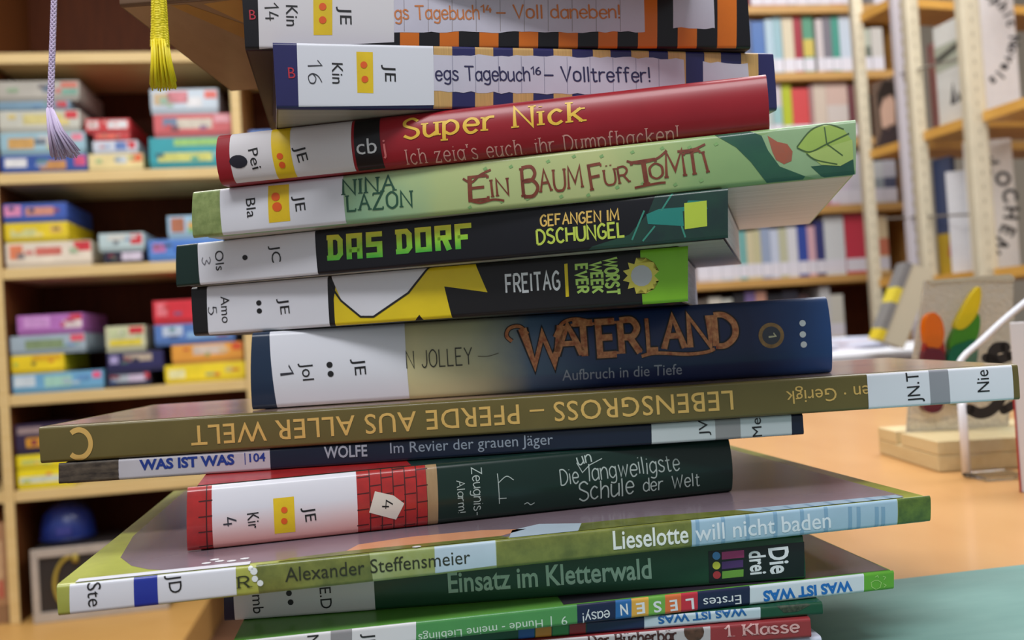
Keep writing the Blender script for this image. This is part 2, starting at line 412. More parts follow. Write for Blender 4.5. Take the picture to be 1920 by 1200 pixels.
# ================================================================= the setting
WOOD = mat((214, 168, 98), .42, c2=(202, 152, 84), scale=9, stretch=(1, 14, 14))
WOODE = mat((226, 198, 140), .45, c2=(216, 184, 122), scale=9, stretch=(1, 14, 14))
TABLE = mat((206, 156, 98), .33, coat=.2, c2=(198, 146, 88), scale=5, stretch=(3, 1, 1))
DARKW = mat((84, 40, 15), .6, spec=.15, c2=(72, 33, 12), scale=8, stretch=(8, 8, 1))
YAW = R(9.4)
CA, SA = math.cos(YAW), math.sin(YAW)
FLOOR = -.74
o = MB(); o.box(-5, 5, -2.5, 6, FLOOR-.05, FLOOR); f_ = o.build('floor', mat((118, 84, 62), .5, c2=(104, 72, 52), scale=3)); tag(f_, 'brown floor of the library', kind='structure')
o = MB(); o.box(-5, 5, 5.2, 5.3, FLOOR, CEIL+.6); f_ = o.build('wall_back', mat((196, 184, 164), .8, noise=.04)); tag(f_, 'plain cream back wall behind the shelves', kind='structure')

# table: top, apron and legs
tb_ = thing('library_table', 'orange beech library table carrying the stack of books', 'table', (-.118, .39, 0), YAW)
o = MB(); o.box(0, 1.3, -.32, .74, -.028, 0, .002); o.build('table_top', TABLE, tb_)
o = MB(); o.box(.05, 1.25, -.28, .69, -.09, -.0285); o.build('apron', WOOD, tb_)
for lx in (.05, 1.20):
    for ly in (-.28, .64):
        o = MB(); o.box(lx, lx+.05, ly, ly+.05, FLOOR+.0006, -.0905, .003); o.build('leg', WOOD, tb_)
# green desk mat: its back edge runs through two pixels of the photograph
a = onz(1676, 1086, .002)
mt = thing('desk_mat', 'dull green desk mat under the stack of books', 'mat', (a.x-.26, a.y-.043, 0.0), YAW)
o = MB(); o.box(0, .62, -.36, 0, .0002, .002, .0006); o.build('mat_surface', mat((98, 142, 134), .6, c2=(112, 154, 146), scale=14, stretch=(1, 3, 1)), mt)

# ================================================================= the stack, bottom to top
def S(k): return BOOKS[k]
OLIVE = film((104, 92, 48), .3, .5)
z0 = .0021
b = book('paperback_book', 'bottom', 'lowest book of the stack, pale with blue stars on its edge', -.0930, .3081, 3.4, .195, .0098, .17, z0, film((205, 208, 225)), False)
b.text('star_print', '* * *', (1516, 1196), (1536, 1193), 9, mat((60, 70, 140), .5), 2)
z0 = .0120
b = book('picture_book', 'klasse', 'red and white first reader with slab lettering, second from bottom of stack', -.0930, .3084, 2.93, .1910, .0071, .18, z0, film((150, 52, 56)))
b.patch('white_band', [(1000, 1160), (1332, 1140), (1332, 1230), (1000, 1250)], mat((186, 178, 180), .4, coat=.3), 1)
b.text('title_lettering', '1. Klasse', (1360, 1194), (1497, 1184), 20, mat((222, 170, 168), .5), 3, font='stroke', weight=1.5, serif=1.2, gap=1.7)
b.text('series_lettering', 'Der Bücherbär', (1105, 1212), (1269, 1200), 20, mat((70, 34, 32), .5), 3, font='stroke', weight=1.7, serif=1.2, gap=1.7)
b.disc('brown_emblem', [(1301, 1184, 19)], mat((84, 54, 40), .5, noise=.4, scale=500), 3)
z0 = .0191
b = book('picture_book', 'wiw2', 'thin non-fiction book with dark green end showing below the bright green one', -.0936, .3091, 3.22, .1969, .0047, .18, z0, film((24, 76, 52)))
b.patch('white_band', [(1208, 1140), (1426, 1120), (1426, 1170), (1208, 1190)], mat((190, 206, 216), .4, coat=.3), 1)
b.patch('navy_band', [(1100, 1150), (1208, 1140), (1208, 1190), (1100, 1200)], film((28, 40, 76)), 1)
b.text('series_lettering', 'WAS IST WAS', (1399, 1140), (1233, 1156), 13, mat((28, 96, 160), .5), 3, bold=.03)
b.patch('fern_print', [(1452, 1132), (1505, 1128), (1520, 1134), (1496, 1146), (1470, 1149)], mat((70, 80, 60), .5, c2=(26, 40, 30), scale=900), 2)
for i, c in enumerate([(150, 40, 46), (60, 130, 70), (206, 132, 50), (40, 84, 150)]):
    b.patch('letter_tile', [(1098-32*i, 1150+3*i), (1068-32*i, 1153+3*i), (1068-32*i, 1205), (1098-32*i, 1200)], film(c), 1)
z0 = .0238
b = book('picture_book', 'wiw1', 'thin bright green non-fiction reader with coloured letter tiles, upside down in stack', -.0972, .2954, 8.30, .2311, .0071, .18, z0, film((92, 148, 62)))
b.patch('green_band', [(780, 1140), (1081, 1110), (1083, 1180), (780, 1210)], film((82, 150, 84)), 1)
lb = b.patch('spine_label', [(400, 1178), (780, 1146), (781, 1230), (400, 1260)], WHITE2, 1)
b.patch('grey_band', [(620, 1160), (660, 1156), (660, 1220), (620, 1230)], mat((150, 146, 150), .5), 2, lb)
b.text('shelfmark_lettering', 'JN', (682, 1188), (684, 1222), 21, INK, 3, lb)
b.text('shelfmark_lettering', 'Me', (576, 1192), (578, 1226), 21, INK, 3, lb)
b.patch('navy_band', [(1081, 1108), (1406, 1080), (1406, 1150), (1083, 1185)], film((26, 34, 70)), 1)
b.patch('white_band', [(1406, 1080), (1620, 1060), (1620, 1125), (1406, 1150)], mat((214, 222, 230), .4, coat=.3), 1)
WT = mat((226, 228, 232), .45)
b.text('title_lettering', 'Hunde - meine Lieblings', (1017, 1161), (784, 1189), 15, mat((206, 224, 206), .45), 3)
b.text('title_lettering', '9', (1063, 1155), (1052, 1156), 16, mat((206, 224, 206), .45), 3)
b.lines('divider', [[(1033, 1155), (1034, 1176)]], 2, mat((206, 224, 206), .45), 3)
b.text('series_lettering', 'Erstes', (1389, 1115), (1318, 1122), 16, WT, 3)
b.text('series_lettering', 'easy!', (1142, 1144), (1092, 1150), 18, WT, 3, font='stroke', weight=1.1, rnd=True)
for ch, xa, xb, c in (('L', 1277, 1308, (196, 44, 62)), ('E', 1247, 1277, (222, 112, 60)), ('S', 1216, 1247, (112, 170, 70)), ('E', 1184, 1216, (224, 168, 72)), ('N', 1154, 1184, (44, 106, 170))):
    ya = 1098+(1400-xa)*.085
    t_ = b.patch('letter_tile', [(xa, ya), (xb, ya-3), (xb, ya+60), (xa, ya+60)], film(c), 2)
    b.text('tile_letter', ch, (xb-8, ya+13), (xa+8, ya+15), 19, WT, 3, t_, bold=.02)
b.text('series_lettering', 'WAS IST WAS', (1597, 1089), (1430, 1109), 17, mat((22, 108, 188), .45), 3, bold=.04)
b.patch('green_end', [(1620, 1060), (1676, 1056), (1676, 1120), (1620, 1125)], film((98, 168, 52)), 1)
LG = mat((168, 214, 120), .5)
b.lines('apple_emblem', [[(1640, 1088), (1633, 1092), (1634, 1100), (1642, 1105), (1650, 1101), (1652, 1092), (1646, 1088), (1640, 1088)], [(1640, 1082), (1645, 1079), (1647, 1083)], [(1655, 1080), (1660, 1082), (1657, 1087)], [(1656, 1094), (1661, 1097), (1657, 1101)]], 1.2, LG, 3)
b.top.put('cover_print_gloss', [[(.11, .001), (.2305, .001), (.2305, .179), (.11, .179)]], mat((70, 58, 72), .3, coat=.5, c2=(50, 42, 56), scale=12), 1)

z0 = .0309
b = book('hardcover_book', 'klett', 'dark green hardcover with pale condensed title and black logo panel', -.1047, .3165, 2.10, .2039, .0158, .14, z0, film((26, 70, 44), .32, .5), True, .0006)
b.patch('navy_end', [(420, 1100), (438, 1095), (441, 1175), (420, 1178)], film((30, 30, 60)), 1)
lb = b.patch('spine_label', [(437, 1098), (700, 1070), (704, 1148), (440, 1165)], WHITE2, 2)
b.text('shelfmark_lettering', 'mb', (473, 1116), (475, 1151), 20, INK, 4, lb)
b.disc('label_dots', [(542, 1112, 5.5), (545, 1129, 5.5)], INK, 4, lb)
b.text('shelfmark_lettering', 'E.D', (599, 1102), (602, 1142), 21, INK, 4, lb)
b.text('title_lettering', 'Einsatz im Kletterwald', (841, 1111), (1222, 1084), 37, mat((176, 204, 182), .45), 3, bold=.018)
pn = b.patch('logo_panel', [(1328, 1034), (1508, 1016), (1508, 1081), (1330, 1094)], film((14, 18, 20)), 2)
for (x_, y_, c1, c2_, w_) in ((1343, 1042, (74, 132, 190), (168, 52, 110), 42), (1343, 1060, (214, 212, 70), (78, 44, 104), 40), (1344, 1078, (178, 52, 58), (110, 160, 60), 40)):
    b.disc('logo_dot', [(x_, y_, 7.5)], mat(c1, .4), 4, pn)
    b.patch('logo_bar', [(x_+10, y_-7), (x_+10+w_, y_-11), (x_+10+w_, y_+3), (x_+10, y_+7)], mat(c2_, .4), 4, pn)
b.text('series_lettering', 'Die', (1441, 1028), (1446, 1077), 36, WT, 4, pn, bold=.025)
b.text('series_lettering', 'drei', (1404, 1034), (1408, 1078), 30, WT, 4, pn, bold=.025)

z0 = .0467
GRASS = mat((130, 136, 62), .33, coat=.3, c2=(96, 104, 46), scale=140)
b = book('picture_book', 'lies', 'large green picture book with light blue cloth on spine, jutting out left', -.1453, .2793, 10.06, .2963, .0098, .185, z0, mat((170, 174, 78), .33, coat=.3, noise=.12, scale=60), True, .0003)
b.patch('meadow_print', [(478, 1040), (1300, 960), (1300, 1040), (486, 1120)], GRASS, 1)
b.patch('pale_print', [(690, 1020), (930, 1000), (932, 1070), (700, 1092)], mat((146, 156, 80), .35, c2=(172, 184, 138), scale=60), 2)
b.patch('sky_print', [(814, 1010), (928, 1000), (931, 1060), (816, 1075)], film((190, 208, 222)), 3)
b.patch('cloth_print', [(1296, 960), (1683, 920), (1683, 1000), (1298, 1040)], film((166, 194, 214)), 2)
for x_ in (1304, 1352, 1398, 1450, 1500, 1545, 1590, 1606, 1640, 1652):
    b.patch('cloth_stripe', [(x_, 950), (x_+7, 950), (x_+8, 1040), (x_+1, 1040)], film((132, 168, 196)), 3)
b.patch('grass_end', [(1684, 915), (1745, 908), (1745, 990), (1684, 1000)], mat((98, 122, 40), .35, coat=.4, c2=(66, 90, 30), scale=260), 2)
lb = b.patch('spine_label', [(130, 1085), (441, 1050), (444, 1116), (131, 1153)], WHITE, 2)
b.patch('blue_band', [(250, 1070), (294, 1065), (297, 1136), (252, 1142)], mat((28, 50, 160), .4, coat=.3), 3, lb)
b.text('shelfmark_lettering', 'Ste', (163, 1094), (166, 1138), 24, INK, 4, lb)
b.text('shelfmark_lettering', 'JD', (315, 1079), (318, 1113), 23, INK, 4, lb)
b.text('author_lettering', 'R', (448, 1103), (468, 1101), 22, mat((44, 52, 26), .5), 4, font='stroke', weight=1.1, serif=1.2)
b.text('author_lettering', '.', (472, 1100), (475, 1100), 4, mat((44, 52, 26), .5), 4)
b.disc('daisy_print', [(476, 1071, 7), (478, 1085, 6), (488, 1093, 6), (470, 1066, 5)], mat((232, 236, 238), .4), 4, n=9)
b.text('author_lettering', 'Alexander Steffensmeier', (535, 1091), (882, 1056), 26, mat((40, 44, 26), .5), 4)
b.text('title_lettering', 'Lieselotte', (1150, 1030), (1291, 1017), 32, mat((240, 242, 238), .4), 4, bold=.014)
b.text('title_lettering', 'will nicht baden', (1304, 1015), (1558, 989), 28, mat((226, 234, 242), .4), 4, bold=.008)
t = b.top
t.put('cover_print_gloss', [[(.034, .003), (.29, .003), (.29, .181), (.006, .181), (.0065, .07), (.011, .032), (.018, .017), (.025, .009)]], grad([(0, (146, 130, 142)), (.25, (116, 98, 104)), (.5, (116, 94, 76)), (.8, (140, 122, 86)), (1, (176, 168, 110))], 'Y', rough=.22, coat=1., lo=0, hi=.185, amp=.35, scale=24), 1)  # cover art with lavender-grey glare painted into its front tones
t.put('label_overlap', [[(.0052, .0008), (.0575, .0008), (.0575, .005), (.0052, .005)]], WHITE, 3, lb)
t.put('orange_print', [[(.088, .006), (.14, .005), (.15, .012), (.135, .017), (.11, .018), (.092, .014)]], film((226, 160, 120)), 2)
t.put('sky_print', [[(.142, .0008), (.166, .0008), (.17, .012), (.156, .018), (.145, .012)]], film((190, 208, 222)), 2)
t.put('meadow_print', [[(.066, .0008), (.142, .0008), (.14, .005), (.088, .006), (.07, .004)], [(.166, .0008), (.232, .0008), (.226, .008), (.196, .012), (.17, .012)]], GRASS, 2)
t.put('cloth_print', [[(.232, .0008), (.2885, .0008), (.2885, .006), (.226, .008)]], film((166, 194, 214)), 3)
for u in (.236, .244, .252, .260, .268, .276, .283):
    t.put('cloth_stripe', [[(u, .0009), (u+.0014, .0009), (u+.0009, .006), (u-.0005, .006)]], film((132, 168, 196)), 4)
t.put('daisy_print', [[(.043+dx+.0016*math.cos(k*.9), .009+dy+.0012*math.sin(k*.9)) for k in range(7)] for dx, dy in ((0, 0), (.004, .001), (.008, -.0005), (.002, .004), (.012, .001), (.068, -.0075))], mat((236, 236, 240), .4), 3)

z0 = .0565
b = book('hardcover_book', 'schule', 'dark green chalkboard hardcover with red brick spine end and chalk writing', -.1126, .3127, 13.37, .2018, .0225, .145, z0, film((15, 42, 35), .3, .5), True, .0022, rcorner=.002)
RED = mat((176, 34, 32), .35, coat=.4, noise=.15, scale=200)
b.patch('brick_print', [(350, 890), (398, 890), (401, 1050), (350, 1050)], RED, 1)
lb = b.patch('spine_label', [(395, 880), (667, 860), (673, 1020), (400, 1055)], grad([(0, (240, 160, 150)), (.28, (236, 202, 200)), (.6, (228, 226, 234)), (1, (230, 228, 236))], 'Z', lo=0, hi=.0225, amp=.1), 2)
b.patch('brick_print', [(667, 860), (797, 842), (804, 1010), (673, 1022)], RED, 2)
dk = mat((70, 14, 16), .5)
ln = [[(670+i*22, 870), (674+i*22, 1005)] for i in range(1, 6)]
ln += [[(670+i*22+(1 if i % 2 else 0), 882+j*30+(0 if i % 2 else 15)), (692+i*22, 879+j*30+(0 if i % 2 else 15))] for i in range(6) for j in range(4)]
b.lines('brick_joints', ln, 2, dk, 3)
b.lines('brick_joints', [[(372, 912+k*29), (398, 909+k*29)] for k in range(5)]+[[(386, 890), (388, 1045)]], 2, dk, 3)
b.patch('wood_strip_print', [(798, 855), (819, 853), (823, 990), (804, 995)], mat((176, 146, 106), .4, coat=.3, c2=(150, 118, 80), scale=120, stretch=(1, 1, .2)), 2)
cdp = b.patch('card_print', [(703, 921), (738, 929), (758, 944), (743, 975), (692, 961)], mat((226, 216, 204), .4, coat=.3), 4)
b.text('card_lettering', '4', (717, 938), (716, 954), 20, INK, 5, cdp, font='stroke', weight=.8)
b.text('shelfmark_lettering', '4', (418, 972), (419, 988), 24, PEN, 4, lb, font='stroke', weight=.9)
b.text('shelfmark_lettering', 'Kir', (463, 963), (466, 992), 21, INK, 4, lb)
st = b.patch('yellow_sticker', [(512, 935), (551, 931), (554, 998), (515, 1002)], YEL, 3, lb)
b.disc('sticker_dots', [(533, 956, 6), (533, 977, 6)], ORANGE, 5, st)
b.text('shelfmark_lettering', 'JE', (570, 952), (573, 979), 20, INK, 4, lb)
CH = mat((176, 190, 184), .7)
b.text('subtitle_lettering', 'Zeugnis-', (885, 878), (890, 968), 19, CH, 3, font='stroke', weight=.9, jit=.4)
b.text('subtitle_lettering', 'Alarm!', (856, 902), (860, 963), 15, CH, 3, font='stroke', weight=.9, jit=.4)
b.lines('chalk_scribble', [[(933, 888), (937, 945)], [(935, 905), (950, 893), (963, 900)], [(935, 935), (950, 934)], [(984, 946), (990, 943), (996, 947), (1003, 943)]], 1.6, CH, 3, smooth=True)
b.text('title_lettering', 'Die', (1052, 910), (1085, 906), 28, CH, 3, font='stroke', weight=.9, jit=.5)
b.text('title_lettering', 'un', (1086, 872), (1110, 866), 20, CH, 3, font='stroke', weight=1, jit=.5)
b.lines('chalk_scribble', [[(1082, 868), (1092, 886), (1106, 872), (1130, 860)]], 1.6, CH, 3)
b.text('title_lettering', 'langweiligste', (1104, 901), (1275, 880), 30, CH, 3, font='stroke', weight=.8, jit=.5)
b.text('title_lettering', 'Schule', (1087, 942), (1190, 926), 34, CH, 3, font='stroke', weight=.8, jit=.5)
b.text('title_lettering', 'der', (1208, 923), (1244, 918), 23, CH, 3, font='stroke', weight=.9, jit=.5)
b.text('title_lettering', 'Welt', (1262, 917), (1313, 910), 23, CH, 3, font='stroke', weight=.9, jit=.5)

b.top.put('brick_print', [[(0, .004), (.075, .004), (.075, .144), (0, .144)]], RED, 1)

z0 = .0790
b = book('picture_book', 'wolfe', 'thin dark navy non-fiction book just beneath the long olive book', -.1721, .3422, 1.57, .2822, .0083, .22, z0, film((14, 26, 48), .34, .5))
b.patch('fur_print', [(110, 860), (222, 855), (224, 915), (110, 920)], mat((40, 32, 28), .5, c2=(96, 84, 70), scale=500, stretch=(.3, 1, 1)), 1)
b.patch('pale_band', [(222, 850), (505, 832), (508, 890), (222, 905)], film((190, 186, 194)), 1)
BL = mat((22, 54, 140), .45)
b.text('series_lettering', 'WAS IST WAS', (262, 881), (440, 870), 18, BL, 3, bold=.04)
b.lines('divider', [[(459, 849), (460, 871)]], 1.4, BL, 3)
b.text('series_lettering', '104', (468, 866), (498, 864), 15, BL, 3, bold=.02)
b.text('title_lettering', 'WOLFE', (608, 859), (689, 855), 21, mat((158, 166, 178), .5), 3, bold=.02)
b.text('title_lettering', 'Im Revier der grauen Jäger', (732, 850), (1037, 833), 20, mat((142, 152, 166), .5), 3)
lb = b.patch('spine_label', [(1221, 780), (1483, 765), (1485, 820), (1222, 835)], mat((196, 204, 206), .42, coat=.25), 2)
b.patch('grey_band', [(1340, 770), (1387, 766), (1389, 825), (1342, 830)], mat((142, 142, 142), .5), 3, lb)
b.text('shelfmark_lettering', 'JV', (1328, 816), (1326, 787), 17, INK, 4, lb)
b.text('shelfmark_lettering', 'Me', (1429, 818), (1426, 783), 18, INK, 4, lb)

z0 = .0873
b = book('picture_book', 'leb', 'long thin olive picture book with gold capitals, widest in the stack', -.1812, .3415, 1.11, .3751, .0139, .115, z0, OLIVE, True, .0002)
GOLD = mat((222, 180, 100), .38, metal=.1)
hs = []
for rr in (31, 21):
    hs.append([(148+rr*.86*math.cos(t_*.0875), 832+rr*math.sin(t_*.0875)) for t_ in range(-26, 27)])
b.patches('horseshoe_emblem', [[hs[0][i], hs[0][i+1], hs[1][i+1], hs[1][i]] for i in range(52)], GOLD, 3)
b.text('title_lettering', 'LEBENSGROSS – PFERDE AUS ALLER WELT', (1373, 732), (357, 799), 36, GOLD, 3, bold=.004, gap=1.05)
b.text('author_lettering', 'en · Gerigk', (1630, 722), (1473, 734), 24, GOLD, 3)
lb = b.patch('spine_label', [(1624, 685), (1896, 668), (1901, 749), (1629, 768)], WHITE, 4)
b.patch('grey_band', [(1740, 680), (1776, 678), (1782, 757), (1745, 760)], mat((150, 150, 158), .45), 5, lb)
b.text('shelfmark_lettering', 'JN.T', (1726, 753), (1721, 697), 24, INK, 6, lb)
b.text('shelfmark_lettering', 'Nie', (1855, 734), (1852, 693), 23, INK, 6, lb)
b.top.put('cover_print_gloss', [[(.002, .004), (.373, .004), (.373, .113), (.002, .113)]], mat((150, 128, 124), .2, coat=.7, c2=(196, 162, 138), scale=20, stretch=(1, 3, 1)), 1)  # beige cover art, lightened to carry the reflections of the glossy top

z0 = .1012
b = book('hardcover_book', 'water', 'thick navy hardcover with rusty metal title lettering in mid stack', -.1009, .3579, 1.45, .2291, .0312, .15, z0,
         grad([(0, (30, 52, 78)), (.1, (120, 120, 96)), (.28, (206, 196, 148)), (.38, (186, 182, 146)), (.47, (84, 104, 130)), (.6, (30, 46, 88)), (.85, (24, 36, 74)), (1, (36, 76, 134))], 'X', lo=0, hi=.2291, amp=.12, scale=26), True, .0026, rcorner=.002)
b.patch('navy_end', [(470, 600), (504, 600), (518, 790), (470, 790)], film((30, 50, 76)), 1)
lb = b.patch('spine_label', [(501, 608), (756, 588), (767, 748), (517, 765)], WHITE, 2)
b.text('shelfmark_lettering', '1', (524, 687), (526, 705), 24, PEN, 4, lb, font='stroke', weight=.8)
b.text('shelfmark_lettering', 'Jol', (565, 681), (568, 714), 21, INK, 4, lb)
b.disc('label_dots', [(618, 684, 5.8), (620, 701, 5.8)], INK, 4, lb)
b.text('shelfmark_lettering', 'JE', (663, 673), (666, 704), 21, INK, 4, lb)
b.text('author_lettering', 'N JOLLEY', (763, 691), (886, 683), 32, mat((52, 50, 40), .5), 3, font='stroke', weight=.8, gap=2.)
b.lines('flourish_print', [[(896, 668), (915, 668), (935, 662)]], 1.5, mat((90, 84, 62), .5), 3, smooth=True)
RUST = mat((158, 70, 36), .45, c2=(220, 150, 98), scale=420)
DKR = mat((26, 18, 20), .5)
for lay, m_, dw in ((3, DKR, .9), (4, RUST, 0)):
    nm = 'title_shadow' if lay == 3 else 'title_lettering'
    b.text(nm, 'W', (985, 686), (1058, 680), 70, m_, lay, font='stroke', weight=1.9+dw)
    b.text(nm, 'A', (1042, 668), (1093, 665), 56, m_, lay, font='stroke', weight=1.7+dw)
    b.text(nm, 'TER', (1078, 669), (1200, 661), 62, m_, lay, font='stroke', weight=1.9+dw, serif=.6)
    b.text(nm, 'L', (1216, 657), (1234, 656), 60, m_, lay, font='stroke', weight=1.8+dw)
    b.text(nm, 'AND', (1245, 654), (1380, 647), 58, m_, lay, font='stroke', weight=1.8+dw, serif=.6)
    b.lines('title_flourish', [[(990, 626), (974, 612), (955, 616), (950, 630), (960, 640)], [(1040, 632), (1055, 606), (1080, 598), (1110, 604)], [(1203, 668), (1230, 662), (1290, 664), (1325, 660), (1340, 654)]], 10 if lay == 3 else 6.5, m_, lay, smooth=True, split=True)
b.text('subtitle_lettering', 'Aufbruch in die Tiefe', (1055, 714), (1280, 702), 20, mat((160, 168, 178), .5), 3)
bd = b.disc('badge_print', [(1446, 629, 24)], mat((150, 112, 66), .4, noise=.3, scale=300), 3, n=24)
b.disc('badge_centre', [(1446, 629, 17)], mat((60, 62, 74), .4), 4, bd, n=24)
b.text('badge_lettering', '1', (1440, 626), (1441, 633), 14, mat((206, 196, 160), .4), 5, bd, font='stroke', weight=1.4)
b.disc('white_dots', [(1505, 606, 6), (1505, 627, 6), (1507, 646, 6)], WT, 3)

z0 = .1324
b = book('paperback_book', 'frei', 'black paperback with lime green end block and yellow splash', -.1311, .3706, -14.16, .1981, .0203, .135, z0, film((22, 21, 24), .38, .35), False, .0004, PAGEW, rcorner=.0015)
YELP = film((232, 204, 32))
b.patch('yellow_splash', [(628, 612), (626, 560), (634, 500), (700, 480), (880, 470), (914, 548), (833, 537), (848, 600), (800, 610), (786, 590), (768, 612)], YELP, 1)
b.patch('white_splash', [(612, 500), (806, 480), (800, 502), (764, 548), (700, 592), (676, 592), (640, 562)], mat((222, 222, 230), .4, coat=.3), 2)
b.lines('splash_outline', [[(614, 528), (640, 564), (676, 594), (700, 594), (766, 549), (804, 500)]], 4, INK, 3)
lb = b.patch('spine_label', [(387, 522), (613, 503), (618, 616), (391, 636)], WHITE, 4)
b.text('shelfmark_lettering', '5', (391, 576), (392, 590), 17, PEN, 6, lb, font='stroke', weight=.9)
b.text('shelfmark_lettering', 'Amo', (414, 556), (417, 606), 18, INK, 6, lb)
b.disc('label_dots', [(486, 568, 5), (487, 583, 5)], INK, 6, lb)
b.text('shelfmark_lettering', 'JE', (524, 560), (527, 590), 19, INK, 6, lb)
b.text('title_lettering', 'FREITAG', (950, 549), (1050, 542), 32, WT, 3, font='stroke', weight=1.6, gap=2)
b.patch('yellow_bar', [(1058, 495), (1064, 494), (1067, 556), (1061, 557)], YELP, 3)
LIME = mat((186, 224, 110), .45)
b.text('series_lettering', 'WORST', (1134, 485), (1138, 553), 23, LIME, 3, font='stroke', weight=2.4, gap=2)
b.text('series_lettering', 'WEEK', (1108, 493), (1111, 549), 20, LIME, 3, font='stroke', weight=2.4, gap=2)
b.text('series_lettering', 'EVER', (1080, 497), (1083, 549), 20, LIME, 3, font='stroke', weight=2.4, gap=2)
b.patch('lime_end', [(1199, 440), (1290, 440), (1290, 580), (1205, 580)], film((132, 192, 44)), 2)
b.patch('star_splash', [(1202+(35 if k % 2 else 25)*math.cos(k*math.pi/12), 517-(35 if k % 2 else 25)*math.sin(k*math.pi/12)) for k in range(24)], mat((226, 210, 90), .4), 3)
b.disc('star_centre', [(1203, 517, 20)], mat((196, 196, 200), .4), 4)

z0 = .1527
b = book('paperback_book', 'dorf', 'black and green paperback with blocky yellow green title', -.1303, .3664, -16.40, .2129, .0175, .1475, z0, film((15, 16, 24), .38, .35), False, .0004, PAGEW, bottom=mat((176, 166, 152), .5, c2=(196, 188, 176), scale=8, stretch=(1, 60, 1)))  # pale beige streaked layer covers the underside
b.patch('green_end', [(330, 430), (371, 430), (375, 545), (330, 550)], film((16, 44, 38)), 1)
b.patch('jungle_print', [(1180, 440), (1215, 400), (1235, 350), (1365, 335), (1365, 460), (1090, 480), (1110, 462)], mat((18, 66, 50), .35, coat=.4, c2=(14, 44, 44), scale=60), 1)
TEAL = film((40, 132, 122))
b.patch('teal_shape_print', [(1212, 402), (1235, 392), (1285, 388), (1290, 376), (1322, 376), (1327, 392), (1280, 396), (1282, 424), (1215, 420)], TEAL, 2)
b.lines('jungle_lines', [[(1208, 395), (1185, 450)], [(1228, 424), (1205, 452)], [(1262, 360), (1240, 395)], [(1278, 424), (1285, 445)]], 3, film((60, 140, 122)), 2)
b.patch('lime_square_print', [(1283, 381), (1325, 376), (1326, 424), (1284, 430)], film((186, 206, 70)), 3)
lb = b.patch('spine_label', [(369, 440), (589, 420), (596, 518), (375, 540)], WHITE, 3)
b.text('shelfmark_lettering', '3', (379, 483), (380, 497), 18, mat((120, 120, 130), .5), 5, lb, font='stroke', weight=.9)
b.text('shelfmark_lettering', 'Ols', (403, 471), (406, 508), 18, INK, 5, lb)
b.disc('label_dots', [(460, 483, 5)], INK, 5, lb)
b.text('shelfmark_lettering', 'JC', (508, 461), (511, 493), 19, INK, 5, lb)
DG = grad([(0, (70, 176, 60)), (.45, (150, 210, 60)), (1, (236, 224, 60))], 'Z', coords='Generated', amp=.3, scale=300)
b.text('title_lettering', 'DAS', (614, 489), (718, 482), 44, DG, 3, font='stroke', weight=2, gap=1.4, table=BLOCK)
b.text('title_lettering', 'DORF', (743, 477), (886, 465), 44, DG, 3, font='stroke', weight=2, gap=1.2, table=BLOCK)
b.text('subtitle_lettering', 'GEFANGEN IM', (1014, 424), (1160, 413), 20, mat((226, 186, 96), .45), 3, font='stroke', weight=1.7, gap=2)
b.text('subtitle_lettering', 'DSCHUNGEL', (1008, 458), (1171, 443), 26, mat((196, 214, 84), .45), 3, font='stroke', weight=1.7, gap=2)

z0 = .1702
b = book('hardcover_book', 'tomti', 'pale green hardcover with brown branch lettering and leaf print', -.1170, .3505, -12.97, .2387, .0186, .1501, z0,
         grad([(0, (148, 180, 120)), (.25, (138, 182, 150)), (.42, (182, 198, 136)), (.62, (190, 198, 136)), (.78, (152, 182, 122)), (1, (120, 158, 108))], 'X', lo=0, hi=.2387, amp=.3, scale=30), True, .0008, bottom=mat((176, 166, 152), .45, coat=.3, c2=(206, 198, 186), scale=8, stretch=(1, 60, 1)), rcorner=.0015)  # underside takes a thin pale layer with beige streaks
b.patch('leaf_end_print', [(360, 330), (412, 330), (418, 460), (360, 460)], mat((120, 140, 76), .4, coat=.4, c2=(156, 172, 106), scale=260), 1)
lb = b.patch('spine_label', [(409, 320), (640, 298), (649, 440), (417, 465)], WHITE, 2)
b.text('shelfmark_lettering', 'Bla', (461, 373), (464, 409), 19, INK, 4, lb)
st = b.patch('yellow_sticker', [(502, 348), (541, 345), (544, 414), (504, 418)], YEL, 3, lb)
b.disc('sticker_dots', [(517, 369, 8), (520, 388, 9)], ORANGE, 5, st)
b.text('shelfmark_lettering', 'JE', (552, 368), (555, 397), 20, INK, 4, lb)
DGN = mat((34, 82, 62), .5)
b.text('author_lettering', 'NINA', (644, 366), (740, 357), 27, DGN, 3, font='stroke', weight=1.2, serif=1.1, gap=2.2)
b.text('author_lettering', 'LAZON', (652, 396), (772, 387), 28, DGN, 3, font='stroke', weight=1.2, serif=1.1, gap=2.2)
BRN = mat((110, 46, 34), .5, c2=(140, 70, 46), scale=300)
for s_, p, q, h in (('E', (882, 376), (915, 372), 42), ('IN', (922, 370), (954, 366), 32), ('B', (982, 370), (1010, 366), 54), ('AUM', (1014, 362), (1092, 351), 40), ('F', (1110, 356), (1132, 352), 46), ('ÜR', (1136, 349), (1180, 342), 30), ('T', (1190, 348), (1236, 342), 46), ('O', (1220, 336), (1244, 333), 28), ('M', (1250, 335), (1284, 330), 50), ('T', (1288, 329), (1318, 325), 46), ('I', (1326, 325), (1330, 324), 42)):
    b.text('title_lettering', s_, p, q, h, BRN, 3, font='stroke', weight=1.2, serif=.9, jit=.35, gap=2)
b.lines('branch_print', [[(868, 335), (884, 342), (900, 328), (920, 318)], [(1175, 302), (1196, 306), (1230, 298), (1250, 282)], [(880, 376), (900, 380), (925, 374), (945, 376)], [(1190, 352), (1230, 344), (1248, 342)], [(1270, 284), (1300, 280), (1322, 270)]], 4, BRN, 3, smooth=True, split=True)
rg = random.Random(3)
